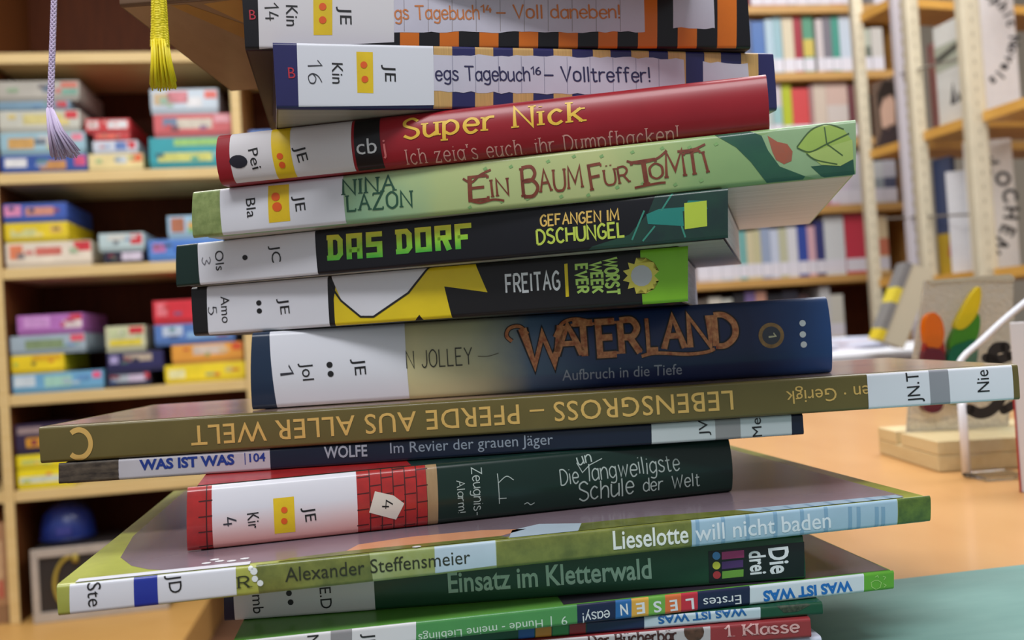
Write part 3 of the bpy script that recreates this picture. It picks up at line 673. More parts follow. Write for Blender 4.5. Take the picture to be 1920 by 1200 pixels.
b.patches('small_leaf_print', [[(x_, y_), (x_+6, y_-4), (x_+9, y_+1), (x_+3, y_+4)] for x_, y_ in [(880+i*27+rg.uniform(-8, 8), (318-i*3.1 if i % 2 else 388-i*3.3)+rg.uniform(-5, 5)) for i in range(18)]], film((134, 176, 112)), 2)
b.patch('dark_swoosh_print', [(1336, 250), (1395, 240), (1428, 254), (1440, 282), (1462, 312), (1510, 330), (1500, 345), (1440, 345), (1408, 304), (1380, 276)], mat((28, 78, 66), .35, coat=.4, c2=(40, 96, 70), scale=60), 2)
b.patch('pale_ground_print', [(1428, 254), (1510, 225), (1605, 215), (1605, 345), (1510, 330), (1462, 312), (1440, 282)], film((150, 180, 136)), 2)
b.patch('brown_bud_print', [(1439, 254), (1458, 266), (1476, 270), (1486, 284), (1484, 302), (1470, 308), (1455, 300), (1448, 285)], mat((150, 96, 76), .4, coat=.3, c2=(178, 88, 62), scale=150), 3)
lf = b.patch('leaf_print', [(1494, 276), (1520, 244), (1550, 232), (1582, 242), (1596, 262), (1598, 296), (1575, 306), (1538, 304), (1512, 288)], film((160, 188, 92)), 3)
b.patch('leaf_print', [(1513, 289), (1550, 276), (1598, 262), (1600, 298), (1576, 311), (1540, 309)], film((176, 198, 112)), 4)
b.lines('leaf_veins', [[(1494, 277), (1518, 285), (1550, 270), (1592, 250)], [(1550, 270), (1546, 238)], [(1550, 270), (1580, 292)], [(1512, 288), (1530, 300), (1570, 308)], [(1494, 276), (1520, 244), (1550, 232), (1582, 242)]], 2, mat((66, 96, 52), .5), 5, lf, smooth=True, split=True)
b.patch('dark_swoosh_print', [(1520, 312), (1560, 308), (1600, 300), (1605, 345), (1540, 330)], mat((28, 78, 66), .35, coat=.4, c2=(40, 96, 70), scale=60), 3)

z0 = .1888
b = book('hardcover_book', 'nick', 'red hardcover with yellow typewriter title on spine, upper stack', -.1081, .3406, -10.63, .2027, .0194, .14, z0, film((158, 30, 42), .36, .5), True, .0028, rcorner=.002)
lb = b.patch('spine_label', [(424, 215), (654, 195), (664, 350), (438, 375)], WHITE2, 2)
b.disc('ink_smudge', [(447, 303, 17)], mat((24, 24, 40), .5), 4, lb, ky=.72)
b.text('shelfmark_lettering', 'Pei', (465, 281), (472, 318), 19, INK, 4, lb)
st = b.patch('yellow_sticker', [(501, 215), (537, 212), (554, 355), (519, 360)], YEL, 3, lb)
b.disc('sticker_dots', [(525, 293, 6), (528, 309, 6)], ORANGE, 5, st)
b.text('shelfmark_lettering', 'JE', (553, 276), (559, 305), 20, INK, 4, lb)
pn = b.patch('black_panel', [(659, 195), (706, 190), (720, 345), (669, 350)], film((20, 18, 22)), 2)
b.text('publisher_lettering', 'cb', (669, 290), (707, 286), 27, WT, 4, pn)
b.text('publisher_lettering', 'j', (717, 288), (724, 287), 26, mat((226, 120, 120), .5), 4)
YT = mat((240, 196, 66), .45)
b.text('title_lettering', 'Super Nick', (757, 260), (1093, 228), 39, YT, 3, font='stroke', weight=1.25, serif=1.3, gap=2.3, jit=.25)
b.text('subtitle_lettering', "Ich zeig's euch, ihr Dumpfbacken!", (760, 306), (1272, 261), 26, mat((226, 166, 156), .5), 3, font='stroke', weight=.85, serif=1.1, gap=2.4)

z0 = .2082
b = book('hardcover_book', 'tag16', 'hardcover with navy and tan stripes on spine, below the orange striped one', -.0769, .3115, 14.81, .1953, .0235, .105, z0, film((46, 46, 98), .3, .5), True, .0003, bottom=mat((150, 142, 132), .5, c2=(176, 168, 158), scale=9, stretch=(1, 20, 1)))
TAN = mat((206, 164, 100), .4, coat=.3, noise=.12, scale=40, stretch=(40, 1, 1))
st_ = [(813, 848), (891, 925), (962, 1000), (1038, 1073), (1112, 1145), (1184, 1217), (1253, 1286), (1321, 1352), (1390, 1422)]
b.patches('tan_stripes', [[(a_, 60), (c_, 60), (c_, 230), (a_, 230)] for a_, c_ in st_], TAN, 1)
rg = random.Random(5)
def torn(x0, x1, y0, y1, s):
    n = max(3, int((x1-x0)/14))
    return [(x0+(x1-x0)*i/n, y0+s*i/n+rg.uniform(-2, 2)) for i in range(n+1)]+[(x1+(0 if i % 2 else 3), y1) for i in (0,)]+[(x1-(x1-x0)*i/n, y1+s*(1-i/n)+rg.uniform(-2, 2)) for i in range(n+1)]
PAPER = mat((206, 202, 218), .5, coat=.2, noise=.04)
pp = b.patch('torn_paper_print', torn(812, 1282, 102, 172, 8), PAPER, 2)
b.patch('torn_paper_print', torn(1318, 1402, 116, 160, 3), PAPER, 2)
b.lines('paper_rules', [[(848+i*43, 104+i*.6), (849+i*43, 172+i*.6)] for i in range(10)], 1, mat((150, 148, 170), .5), 3, pp)
NV = mat((42, 40, 84), .5)
b.text('title_lettering', 'egs Tagebuch', (817, 150), (993, 152), 25, NV, 4, font='stroke', weight=1.15, jit=.25, rnd=True)
b.text('title_lettering', '16', (996, 140), (1013, 140), 14, NV, 4, font='stroke', weight=1.4)
b.text('title_lettering', '– Volltreffer!', (1022, 152), (1219, 154), 25, NV, 4, font='stroke', weight=1.15, jit=.25, rnd=True)
lb = b.patch('spine_label', [(556, 70), (812, 74), (814, 197), (560, 200)], WHITE, 3)
b.text('publisher_lettering', 'B', (541, 147), (554, 147), 21, mat((190, 40, 60), .5), 3)
b.text('shelfmark_lettering', '16', (577, 114), (579, 156), 25, PEN, 5, lb, font='stroke', weight=.6, jit=.5, gap=3)
b.text('shelfmark_lettering', 'Kin', (622, 118), (623, 157), 20, INK, 5, lb)
st = b.patch('yellow_sticker', [(668, 97), (699, 98), (700, 175), (670, 174)], YEL, 4, lb)
b.disc('sticker_dots', [(682, 122, 6.5), (684, 149, 6.5)], ORANGE, 6, st)
b.text('shelfmark_lettering', 'JE', (721, 122), (722, 153), 20, INK, 5, lb)

z0 = .2318
b = book('hardcover_book', 'tag14', 'hardcover with orange and black stripes on spine, cut by the top of the photo', -.0885, .3183, 10.84, .1930, .0235, .15, z0, film((22, 21, 27), .34, .5), True, .0003, bottom=mat((70, 62, 56), .45, coat=.3, noise=.2, scale=12))
ORS = film((222, 116, 32))
b.patches('orange_stripes', [[(750+75*i-i*.6, -60), (786+75*i-i*.6, -60), (786+75*i-i*.6, 110), (750+75*i-i*.6, 110)] for i in range(9)], ORS, 1)
pp = b.patch('torn_paper_print', torn(738, 1206, -60, 60, 0), PAPER, 2)
b.patch('torn_paper_print', torn(1262, 1337, -40, 53, 0), PAPER, 2)
b.lines('paper_rules', [[(757+i*45, -50), (758+i*45, 59)] for i in range(10)], 1, mat((156, 146, 150), .5), 3, pp)
OT = mat((214, 128, 70), .5)
b.text('title_lettering', 'gs Tagebuch', (741, 36), (898, 36), 25, OT, 4, font='stroke', weight=1.15, jit=.25, rnd=True)
b.text('title_lettering', '14', (902, 24), (922, 24), 14, OT, 4, font='stroke', weight=1.4)
b.text('title_lettering', '– Voll daneben!', (932, 34), (1162, 34), 24, OT, 4, font='stroke', weight=1.15, jit=.25, rnd=True)
lb = b.patch('spine_label', [(482, -60), (738, -60), (739, 79), (486, 91)], WHITE2, 3)
b.text('publisher_lettering', 'B', (468, 37), (480, 37), 19, mat((190, 40, 60), .5), 3)
b.text('shelfmark_lettering', '14', (496, 7), (498, 39), 24, INK, 5, lb, font='stroke', weight=.8, jit=.5, gap=2)
b.text('shelfmark_lettering', 'Kin', (536, 10), (537, 49), 21, INK, 5, lb)
st = b.patch('yellow_sticker', [(587, -30), (623, -30), (623, 66), (588, 66)], YEL, 4, lb)
b.disc('sticker_dots', [(605, 13, 7), (605, 38, 7)], ORANGE, 6, st)
b.text('shelfmark_lettering', 'JE', (637, 13), (638, 46), 21, INK, 5, lb)

z0 = .2554
b = book('paperback_book', 'brown', 'topmost book of the stack with brown and gold printed underside', -.1378, .3320, -2.4, .215, .018, .117, z0, film((120, 92, 70), .35, .4), False, 0, PAGE, bottom=mat((176, 142, 112), .38, coat=.3, c2=(158, 124, 94), scale=16, stretch=(3, 1, 1)))
r_ = b.root
for k, pts in enumerate([[(.030, .004), (.044, .002), (.062, .05), (.056, .075), (.046, .05)], [(.018, .003), (.024, .003), (.06, .07), (.058, .084), (.034, .05)], [(.040, .02), (.052, .03), (.066, .09), (.062, .1)]]):
    obj('gold_print', [(x_, y_, -.00010-.00003*k) for x_, y_ in pts], [tuple(range(len(pts)))[::-1]], film([(214, 164, 84), (190, 140, 66), (226, 186, 120)][k]), r_)

# bookmarks with tassels, tucked into the topmost book
def tassel(label, top, knot, end, r0, r1, flare, m, key, bend):
    root = thing('bookmark_tassel', label, 'bookmark', top, 0, 'bookmark tassels hanging from the top book')
    T_, K_, E_ = Vector((0, 0, 0)), Vector(knot)-Vector(top), Vector(end)-Vector(top)
    o = MB(); n = 70
    path = [T_.lerp(K_, i/n) for i in range(n+1)]
    for sg in (1, -1):
        for ph in range(4):
            o.tube([p+Vector((math.cos(sg*i*.8+ph*1.571)*1.1, math.sin(sg*i*.8+ph*1.571)*.7, 0))*(r0+(r1-r0)*i/n)*.72 for i, p in enumerate(path)], [(r0+(r1-r0)*i/n)*.34 for i in range(n+1)], 6)
    o.build('cord', m, root, True)
    rg = random.Random(key); s = MB()
    for q in range(150):
        a = rg.uniform(0, 6.283); rr = math.sqrt(rg.random())
        a0 = K_+Vector((math.cos(a), math.sin(a), 0))*r1*rr*.9+Vector((0, 0, .002))
        e0 = E_+Vector((math.cos(a)*flare[0]+bend, math.sin(a)*flare[1], 0))*rr+Vector((0, 0, rg.uniform(-.0012, .0018)))
        md = a0.lerp(e0, .5)+Vector((-(e0.x-a0.x)*.16, 0, 0))
        s.tube([a0, md, e0], [.00028, .0003, .00022], 4)
    f = s.build('fringe', m, root, True); f['kind'] = 'stuff'
    h = MB()
    h.tube([T_, T_+Vector((.0005, .003, .004)), T_+Vector((.002, .012, .0055)), T_+Vector((.0098, .0272, .006))], r0*.6, 6); h.build('cord_loop', m, root, True)
    return root
Yt = .305
tassel('yellow braided bookmark tassel hanging left of the top books', at(296, -80, Yt), at(300, 88, Yt), at(303, 162, Yt), .0018, .0030, (.0046, .003), mat((246, 226, 20), .5), 11, .0004)
tassel('pale lilac bookmark tassel hanging at far left above the shelves', at(104, -80, Yt+.002), at(94, 215, Yt), at(108, 292, Yt), .0009, .0011, (.0052, .003), mat((212, 194, 226), .5), 12, .0026)

# ================================================================= left bookcase with boxed games
SHP = at(460, 676, 2.75)                      # right-hand front upright of the bay
SN = Vector((-SA, CA, 0)); SE = Vector((CA, SA, 0))
def sp(px, py, off=0.):
    d = ray(px, py); t = ((SHP+SN*off)-CAM).dot(SN)/d.dot(SN); q = CAM+d*t
    return (q-SHP).dot(SE), q.z
case = thing('game_bookcase', 'light beech bookcase with dark back holding boxed games', 'bookcase', (SHP.x, SHP.y, FLOOR), YAW)
ZT = {k: sp(200, y)[1] for k, y in (('A', 97), ('B', 319), ('C', 495), ('D', 729), ('E', 907))}
BENCH = sp(180, 1158, -.02)[1]
CD = .34
TOP = ZT['A']+.5
def cbox(name, m, x0, x1, y0, y1, z0_, z1_, bev=.002):
    o = MB(); o.box(x0, x1, y0, y1, z0_-FLOOR, z1_-FLOOR, bev); return o.build(name, m, case)
xl = sp(22, 850)[0]; pw = .028
UPR = mat((150, 104, 56), .5, c2=(138, 94, 48), scale=8, stretch=(8, 8, 1))
cbox('upright', UPR, 0, pw, .004, CD, BENCH+.0005, TOP)
cbox('upright', mat((98, 56, 26), .55, spec=.2), xl-pw, xl, .004, CD, BENCH+.0005, TOP)
cbox('upright', UPR, xl-.95-pw, xl-.95, .004, CD, BENCH+.0005, TOP)
cbox('upright', UPR, .9, .9+pw, .004, CD, BENCH+.0005, TOP)
for ux in (0, xl-pw, xl-.95-pw, .9): cbox('edge_strip', WOODE, ux, ux+pw, -.002, .0038, BENCH+.0005, TOP)
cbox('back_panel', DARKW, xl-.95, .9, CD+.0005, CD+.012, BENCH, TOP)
for k, z in ZT.items():
    cbox('shelf_board', WOODE, xl+.0005, -.0005, .002, CD-.001, z-.032, z)
    cbox('shelf_board', WOODE, xl-.9495, xl-pw-.0005, .004, CD-.001, z-.032, z)
    cbox('shelf_board', WOODE, pw+.0005, .8995, .004, CD-.001, z-.032, z)
cbox('top_board', WOODE, xl-.95-pw, .9+pw, 0, CD+.012, TOP+.0005, TOP+.03)
# deep plinth: its right end runs through the two pixels seen beside the stack
e1 = onz(432, 1058, BENCH)-SHP; sx = e1.dot(SE)
cbox('plinth', WOOD, xl-1.0, sx, -.45, CD+.012, FLOOR+.001, BENCH)

GAMES = 0
def gbox(kind_shelf, px0, px1, yt, yb, c, patches=(), label='', depth=.26, off=.02, zb=None):
    """one lidded game box: base, lid and printed panels on its front"""
    u0, _ = sp(px0, (yt+yb)/2, off); u1, _ = sp(px1, (yt+yb)/2, off)
    if px1 > 30: u0 = max(u0, xl+.004)
    if px1 < 466: u1 = min(u1, -.004)
    h = sp((px0+px1)/2, yt, off)[1]-sp((px0+px1)/2, yb, off)[1]
    p = SHP+SE*u0+SN*off
    root = thing('game_box', label, 'game box', (p.x, p.y, zb), YAW, 'boxed games on the left bookcase')
    L = u1-u0
    o = MB(); o.box(.0015, L-.0015, .0015, depth-.0015, 0, h*.4); o.build('box_base', mat(tuple(int(v*.85) for v in c), .4, coat=.2), root)
    o = MB(); o.box(0, L, 0, depth, h*.18, h-.0004, .0012); o.build('lid', mat(c, .38, coat=.3, noise=.1, scale=14), root)
    for (a, b_, c0, d, cc) in patches:
        q = MB(); q.box(a*L, b_*L, -.0008, .0002, h*(.2+.8*c0), h*(.2+.78*d)); q.build('printed_panel', mat(cc, .4, coat=.2, noise=.16, scale=36), root)
    rg = random.Random(int(px0*7+yt*3))
    pal = [(226, 222, 214), (206, 70, 70), (236, 200, 80), (90, 130, 190), (120, 170, 120), (60, 56, 70)]
    for k in range(3):
        a = rg.uniform(.04, .84); v = rg.uniform(.05, .6); cc = pal[rg.randrange(6)]; cc = tuple(int(x_*.55+y_*.45) for x_, y_ in zip(cc, c))
        q = MB(); q.box(a*L, (a+rg.uniform(.06, .14))*L, -.0012-.0002*k, .0002, h*(.2+.8*v), h*(.2+.8*min(v+rg.uniform(.15, .3), .95))); q.build('printed_panel', mat(cc, .4, noise=.16, scale=36), root)
    return h
def stack(shelf, items, zbase=None):
    z = zbase if zbase is not None else ZT[shelf]
    z += .0003
    for it in reversed(items):
        px0, px1, yt, yb, c, pt, lab = it
        if shelf: px0 = max(px0, 25-(850-(yt+yb)/2)*.063)
        z += gbox(shelf, px0, px1, yt, yb, c, pt, lab, zb=z)+.0003
W_ = (224, 224, 226); RD = (206, 52, 62)
stack('B', [
 (-42, 148, 152, 190, (176, 172, 162), [(.55, .68, .3, .8, (96, 118, 140)), (.78, .98, .55, .9, (206, 110, 90)), (.78, .98, .1, .5, (120, 168, 150))], 'greyish game box on top of the tall left pile, topmost shelf with games'),
 (-42, 132, 190, 207, (118, 150, 172), [(.8, .95, .1, .9, RD)], 'slim blue-grey game box, second from top of tall left pile'),
 (-42, 150, 207, 248, (196, 196, 184), [(.3, .8, .2, .8, (208, 196, 130)), (.82, .97, .5, .95, RD)], 'pale game box with yellow print, third from top of tall left pile'),
 (-42, 160, 248, 290, (150, 186, 200), [(.45, .8, .3, .8, (206, 200, 196)), (.1, .4, .1, .7, (206, 160, 90)), (.84, .97, .5, .9, (226, 130, 150))], 'light blue game box, second from bottom of tall left pile'),
 (-60, 164, 290, 325, (46, 80, 158), [(.05, .3, .2, .8, W_), (.45, .75, 0, .6, (196, 140, 80)), (.85, .98, .2, .9, (206, 80, 120))], 'dark blue game box at bottom of tall left pile'),
])
stack('B', [
 (160, 243, 223, 250, (206, 54, 58), [(.05, .3, .15, .85, (222, 200, 200)), (.5, .95, .15, .85, W_)], 'small red and white game box on top of middle pile, upper shelf'),
 (176, 243, 250, 264, (196, 60, 62), [(.1, .6, .2, .8, (226, 110, 90))], 'flat red game box second in the middle pile, upper shelf'),
 (174, 258, 264, 288, (206, 212, 224), [(.5, .75, .1, .9, (96, 126, 186)), (.8, .95, .2, .9, RD)], 'white and blue game box third in the middle pile, upper shelf'),
 (166, 268, 288, 321, (228, 210, 152), [(.5, .7, .3, .8, (196, 206, 214)), (.78, .98, .4, .95, (230, 110, 60))], 'cream game box at bottom of middle pile, upper shelf'),
])
stack('B', [
 (282, 409, 165, 212, (190, 204, 216), [(.05, .3, .2, .8, (196, 170, 130)), (.25, .55, .3, .9, (206, 120, 130)), (.52, .76, .1, .6, W_), (.8, .98, .5, .9, (222, 96, 80))], 'light blue grey game box on top of right pile, under yellow tassel'),
 (288, 436, 213, 256, (204, 92, 96), [(.12, .3, .3, .8, (110, 130, 160)), (.3, .75, .2, .75, (206, 196, 180)), (.78, .98, .5, .95, (226, 160, 170))], 'red game box in the middle of right pile, upper shelf'),
 (280, 436, 256, 316, (44, 156, 168), [(.3, .9, .65, .95, (150, 196, 110)), (.1, .75, .05, .4, (206, 206, 110))], 'teal game box with yellow print at bottom of right pile'),
])
stack('C', [
 (-34, 125, 382, 418, (62, 92, 176), [(.35, .8, .2, .75, (206, 140, 120)), (.02, .28, .2, .9, (222, 140, 180))], 'blue game box on top of left pile, second shelf with games'),
 (-34, 128, 419, 456, (226, 200, 34), [(.1, .5, .1, .6, (206, 206, 140)), (.72, .9, .3, .8, (222, 180, 90))], 'yellow game box in the middle of left pile, second shelf'),
 (-44, 172, 457, 505, (226, 214, 196), [(.8, .99, .5, .98, RD), (.35, .65, .35, .75, (206, 110, 96)), (.05, .2, .2, .9, (222, 130, 90))], 'cream game box with red corner at bottom of left pile, second shelf'),
])
stack('C', [
 (185, 270, 432, 466, (186, 206, 208), [(.7, .95, .2, .9, RD), (.2, .6, .5, .9, (214, 214, 206))], 'small pale teal game box in the middle of second shelf'),
 (194, 270, 467, 491, (34, 34, 56), [(.45, .95, .1, .9, (206, 196, 214))], 'small dark navy game box beneath the pale teal one'),
])
stack('C', [
 (314, 440, 402, 445, (160, 196, 222), [(.05, .25, .1, .9, (176, 110, 80)), (.3, .95, .3, .65, (226, 176, 90)), (.3, .95, .05, .3, (120, 180, 110))], 'light blue game box with orange stripe, top of right pile on second shelf'),
 (278, 440, 446, 488, (84, 134, 208), [(.05, .2, .3, .8, (196, 120, 180)), (.3, .9, .2, .7, (60, 106, 196))], 'mid blue game box at bottom of right pile on second shelf'),
])
stack('D', [
 (32, 156, 591, 629, (178, 110, 184), [(.1, .5, .2, .9, (206, 150, 210)), (.7, .98, .1, .6, (222, 206, 206)), (.8, .98, .6, .95, RD)], 'purple game box on top of left pile, third shelf with games'),
 (14, 161, 630, 666, (160, 178, 190), [(.2, .7, .1, .7, (130, 150, 110)), (.8, .98, .5, .95, (226, 90, 110))], 'grey blue game box second from top of left pile, third shelf'),
 (11, 120, 666, 701, (238, 208, 26), [(.4, .95, .6, .95, (222, 170, 30))], 'bright yellow game box third from top of left pile, third shelf'),
 (16, 195, 702, 739, (110, 168, 206), [(.02, .25, .2, .9, (206, 220, 228)), (.35, .65, .1, .8, (160, 206, 190)), (.88, .97, .5, .9, (226, 90, 130))], 'light blue game box at bottom of left pile, third shelf'),
])
stack('D', [
 (198, 273, 611, 660, (206, 206, 170), [(.6, .95, .6, .95, RD), (.1, .9, .05, .35, (226, 206, 60)), (.1, .5, .4, .9, (196, 206, 160))], 'small yellow and white game box on top of middle pile, third shelf'),
 (201, 306, 661, 699, (44, 42, 90), [(.3, .8, .4, .85, (186, 170, 150)), (.05, .2, .3, .8, (170, 160, 206))], 'navy game box with pale lettering in middle pile, third shelf'),
 (201, 282, 700, 728, (40, 40, 66), [(.1, .5, .2, .8, (170, 180, 190)), (.5, .9, .2, .8, (206, 190, 214)), (.85, .98, .4, .9, RD)], 'dark game box at bottom of middle pile, third shelf'),
])
stack('D', [
 (287, 420, 563, 608, (216, 46, 60), [(.05, .2, .2, .9, (230, 120, 130)), (.6, .95, .2, .8, (226, 196, 110))], 'red game box on top of right pile, third shelf'),
 (290, 440, 608, 647, (88, 126, 192), [(.1, .35, .3, .9, (196, 210, 230)), (.4, .95, .1, .5, (140, 180, 220))], 'blue game box second in right pile, third shelf'),
 (322, 456, 647, 684, (232, 160, 60), [(.3, .75, .3, .9, (214, 196, 180)), (.85, .98, .5, .95, (226, 90, 50))], 'orange game box third in right pile, third shelf'),
 (309, 462, 684, 719, (240, 214, 40), [(.05, .25, .1, .7, (236, 230, 170)), (.75, .85, .3, .7, (206, 190, 110))], 'yellow game box at bottom of right pile, third shelf'),
])
stack('E', [
 (22, 130, 795, 852, (52, 38, 70), [(.05, .5, .6, .9, (150, 130, 130)), (.2, .6, .05, .45, (226, 160, 40))], 'dark purple game box left of the long olive book'),
 (18, 128, 852, 880, (240, 220, 26), [(.1, .7, .2, .6, (196, 206, 110))], 'yellow game box stacked above another yellow one, lowest shelf'),
 (16, 140, 880, 916, (242, 222, 24), [(.05, .8, .15, .55, (206, 216, 200))], 'yellow game box with white lettering strip, bottom of lowest shelf'),
])
stack('B', [(468, 520, 232, 300, (96, 140, 214), [(.1, .8, .3, .8, (180, 200, 230))], 'light blue box just right of the bookcase upright')])
# left neighbour bay: brown boxes at the frame edge
stack(None, [(-60, 14, 985, 1175, (176, 132, 96), [(.3, .9, .2, .8, (206, 170, 130))], 'brown box at the left frame edge beside the bookcase upright')], BENCH)
# case with a dark printed front and pale frame, standing on the plinth
u0 = sp(60, 1100, -.02)[0]; u1 = sp(312, 1080, -.02)[0]; p = SHP+SE*u0+SN*(-.02)
cs = thing('carry_case', 'grey framed case with black window showing a yellow curve', 'case', (p.x, p.y, BENCH), YAW+R(2))
Lc = u1-u0; Hc = .212
GREY = mat((176, 166, 156), .35, coat=.3, noise=.08, scale=30)
o = MB(); o.box(0, Lc, .004, .2, .0005, Hc, .004); o.build('case_body', mat((44, 40, 40), .4), cs)
for nm, bx_ in (('frame_bar', (0, Lc, .0005, .03)), ('frame_bar', (0, Lc, Hc-.024, Hc+.002)), ('frame_bar', (0, .02, .03, Hc-.024)), ('frame_bar', (Lc-.02, Lc, .03, Hc-.024))):
    o = MB(); o.box(bx_[0], bx_[1], -.004, .0035, bx_[2], bx_[3], .002); o.build(nm, GREY, cs)
o = MB(); o.box(Lc*.6, Lc*.86, -.003, .0035, Hc*.62, Hc*.82); o.build('white_sticker', mat((196, 190, 190), .5), cs)
def curve_pts(k): return [(Lc*(.34+.02*k)+(.066+.008*k)*math.cos(R(a)), .001, Hc*.5+(.085+.004*k)*math.sin(R(a))) for a in range(95, 265, 10)]
for k in (-2, 0, 2):
    o = MB(); o.tube(curve_pts(k), .005, 6); o.build('yellow_curve', mat((168, 146, 56), .5), cs, True)
o = MB(); o.tube([(Lc*.31, .001, Hc*.84), (Lc*.345, .0, Hc*.84)], .014, 10); o.build('yellow_knob', mat((168, 146, 56), .5), cs, True)
# blue dome (helmet) on top of the case
u0 = sp(126, 990, .1)[0]; p = SHP+SE*u0+SN*.11
hm = thing('blue_helmet', 'dark blue rounded helmet lying on the grey case', 'helmet', (p.x, p.y, BENCH+Hc+.0025), YAW)
prof = [(.074, 0), (.078, .016), (.076, .045), (.067, .078), (.049, .100), (.024, .112), (.002, .115)]
V = []; F = []; n = 24
for r_, z in prof: V += [(r_*math.cos(2*math.pi*k/n), .92*r_*math.sin(2*math.pi*k/n), z) for k in range(n)]
for i in range(len(prof)-1):
    for k in range(n): F.append((i*n+k, i*n+(k+1) % n, (i+1)*n+(k+1) % n, (i+1)*n+k))
F.append(tuple(range(n-1, -1, -1))); F.append(tuple(range((len(prof)-1)*n, len(prof)*n)))
obj('shell', V, F, mat((30, 50, 124), .35, coat=.2), hm, True)
o = MB(); o.tube([(.0785*math.cos(2*math.pi*k/24), .0785*.92*math.sin(2*math.pi*k/24), .008) for k in range(25)], .004, 6, False); o.build('rim', mat((24, 36, 90), .4), hm, True)
o = MB(); o.box(-.012, .03, -.0725, -.066, .022, .046, .001); o.build('badge', mat((62, 66, 140), .4), hm)

# ================================================================= back right bookcase full of books
BYAW = R(7.5); BE = Vector((math.cos(BYAW), math.sin(BYAW), 0)); BN = Vector((-BE.y, BE.x, 0))
BHP = at(1500, 596, 3.4)
def bp(px, py, off=0.):
    d = ray(px, py); t = ((BHP+BN*off)-CAM).dot(BN)/d.dot(BN); q = CAM+d*t
    return (q-BHP).dot(BE), q.z
bc = thing('tall_bookcase', 'tall wooden bookcase filled with books behind the stack', 'bookcase', (BHP.x, BHP.y, FLOOR), BYAW)
def bbox_(name, m, x0, x1, y0, y1, z0_, z1_):
    o = MB(); o.box(x0, x1, y0, y1, z0_-FLOOR, z1_-FLOOR, .002); return o.build(name, m, bc)
BW = mat((206, 160, 92), .45, c2=(192, 146, 80), scale=9, stretch=(1, 14, 14))
BZ = [bp(1500, y)[1] for y in (9, 135, 261, 387, 519, 641)]
bx0 = bp(1180, 400)[0]; bx1 = bp(1712, 300)[0]
for z in BZ: bbox_('shelf_board', BW, bx0, bx1, .002, .26, z-.03, z)
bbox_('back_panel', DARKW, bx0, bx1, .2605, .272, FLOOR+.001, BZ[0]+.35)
bbox_('side_panel', BW, bx1+.0005, bx1+.026, 0, .272, FLOOR+.001, BZ[0]+.35)
bbox_('side_panel', BW, bx0-.026, bx0-.0005, 0, .272, FLOOR+.001, BZ[0]+.35)
bbox_('top_board', BW, bx0-.026, bx1+.026, 0, .272, BZ[0]+.351, BZ[0]+.376)
NAMES = {}
def cname(c):
    r, g, b_ = c; mx, mn = max(c), min(c)
    if mx-mn < 26: return 'white' if mn > 195 else ('grey' if mn > 110 else 'black')
    if r == mx and g < 100 and b_ < 110: return 'red'
    if r == mx and g > 150 and b_ < 110: return 'yellow'
    if r == mx and g < 150: return 'pink' if b_ > 100 else 'brown'
    if r == mx: return 'beige'
    if g == mx: return 'green' if b_ < g-25 else 'teal'
    return 'blue' if mx < 190 else 'light blue'
ORD = ['first', 'second', 'third', 'fourth', 'fifth', 'sixth', 'seventh', 'eighth', 'ninth', 'tenth', 'eleventh', 'twelfth', 'thirteenth', 'fourteenth', 'fifteenth', 'sixteenth', 'seventeenth', 'eighteenth']
LABELM = mat((222, 220, 230), .5)
def shelf_book(x0, x1, h, z, c, lab, second=None, nolabel=False, depth=.16):
    p = BHP+BE*x0+BN*.03
    root = thing('shelved_book', lab, 'book', (p.x, p.y, z+.0003), BYAW, 'books in the back bookcase')
    L = x1-x0
    o = MB(); t = .002
    o.add([(0, 0, 0), (L, 0, 0), (L, depth, 0), (L-t, depth, 0), (L-t, t, 0), (t, t, 0), (t, depth, 0), (0, depth, 0)]+[(a, b_, h) for a, b_ in ((0, 0), (L, 0), (L, depth), (L-t, depth), (L-t, t), (t, t), (t, depth), (0, depth))],
          [(0, 5, 4, 1), (1, 4, 3, 2), (0, 7, 6, 5), (8, 9, 12, 13), (9, 10, 11, 12), (8, 13, 14, 15)]+[(i, (i+1) % 8, (i+1) % 8+8, i+8) for i in range(8)])
    o.build('cover', mat(c, .42, coat=.2), root)
    o = MB(); o.box(t+.0002, L-t-.0002, t+.0005, depth-.004, .003, h-.003); o.build('page_block', PAGE, root)
    if second:
        o = MB(); o.box(.0004, L-.0004, -.0006, .0002, h*.30, h*.6); o.build('spine_print', mat(second, .42), root)
    if not nolabel:
        o = MB(); o.box(.0004, L-.0004, -.0008, .0002, .012, .060); o.build('spine_label', LABELM, root)
def row(i, items, phrase):
    yb = (9, 135, 261, 387, 519, 641)[i]
    for k, it in enumerate(items):
        px0, px1, yt, c = it[:4]; second = it[4] if len(it) > 4 else None
        x0 = bp(px0, yb-40, .03)[0]; x1 = bp(px1, yb-40, .03)[0]-.0012
        xm = (px0+px1)/2
        h = bp(xm, yt, .03)[1]-BZ[i]
        if i: h = min(h, BZ[i-1]-.034-BZ[i])
        shelf_book(x0, x1, h, BZ[i], c, f'{cname(c)} book, {ORD[k]} from the left on the {phrase}', second)
row(0, [(1405, 1428, -90, (170, 50, 60)), (1428, 1450, -85, (176, 70, 66)), (1450, 1474, -95, (196, 120, 110)), (1474, 1492, -90, (110, 70, 80)), (1492, 1512, -100, (206, 190, 190)), (1512, 1534, -95, (130, 140, 146)), (1534, 1556, -90, (196, 186, 180)), (1556, 1578, -90, (190, 90, 80)), (1578, 1602, -96, (150, 140, 150)), (1636, 1660, -95, (206, 206, 210))], 'top shelf of the back bookcase')
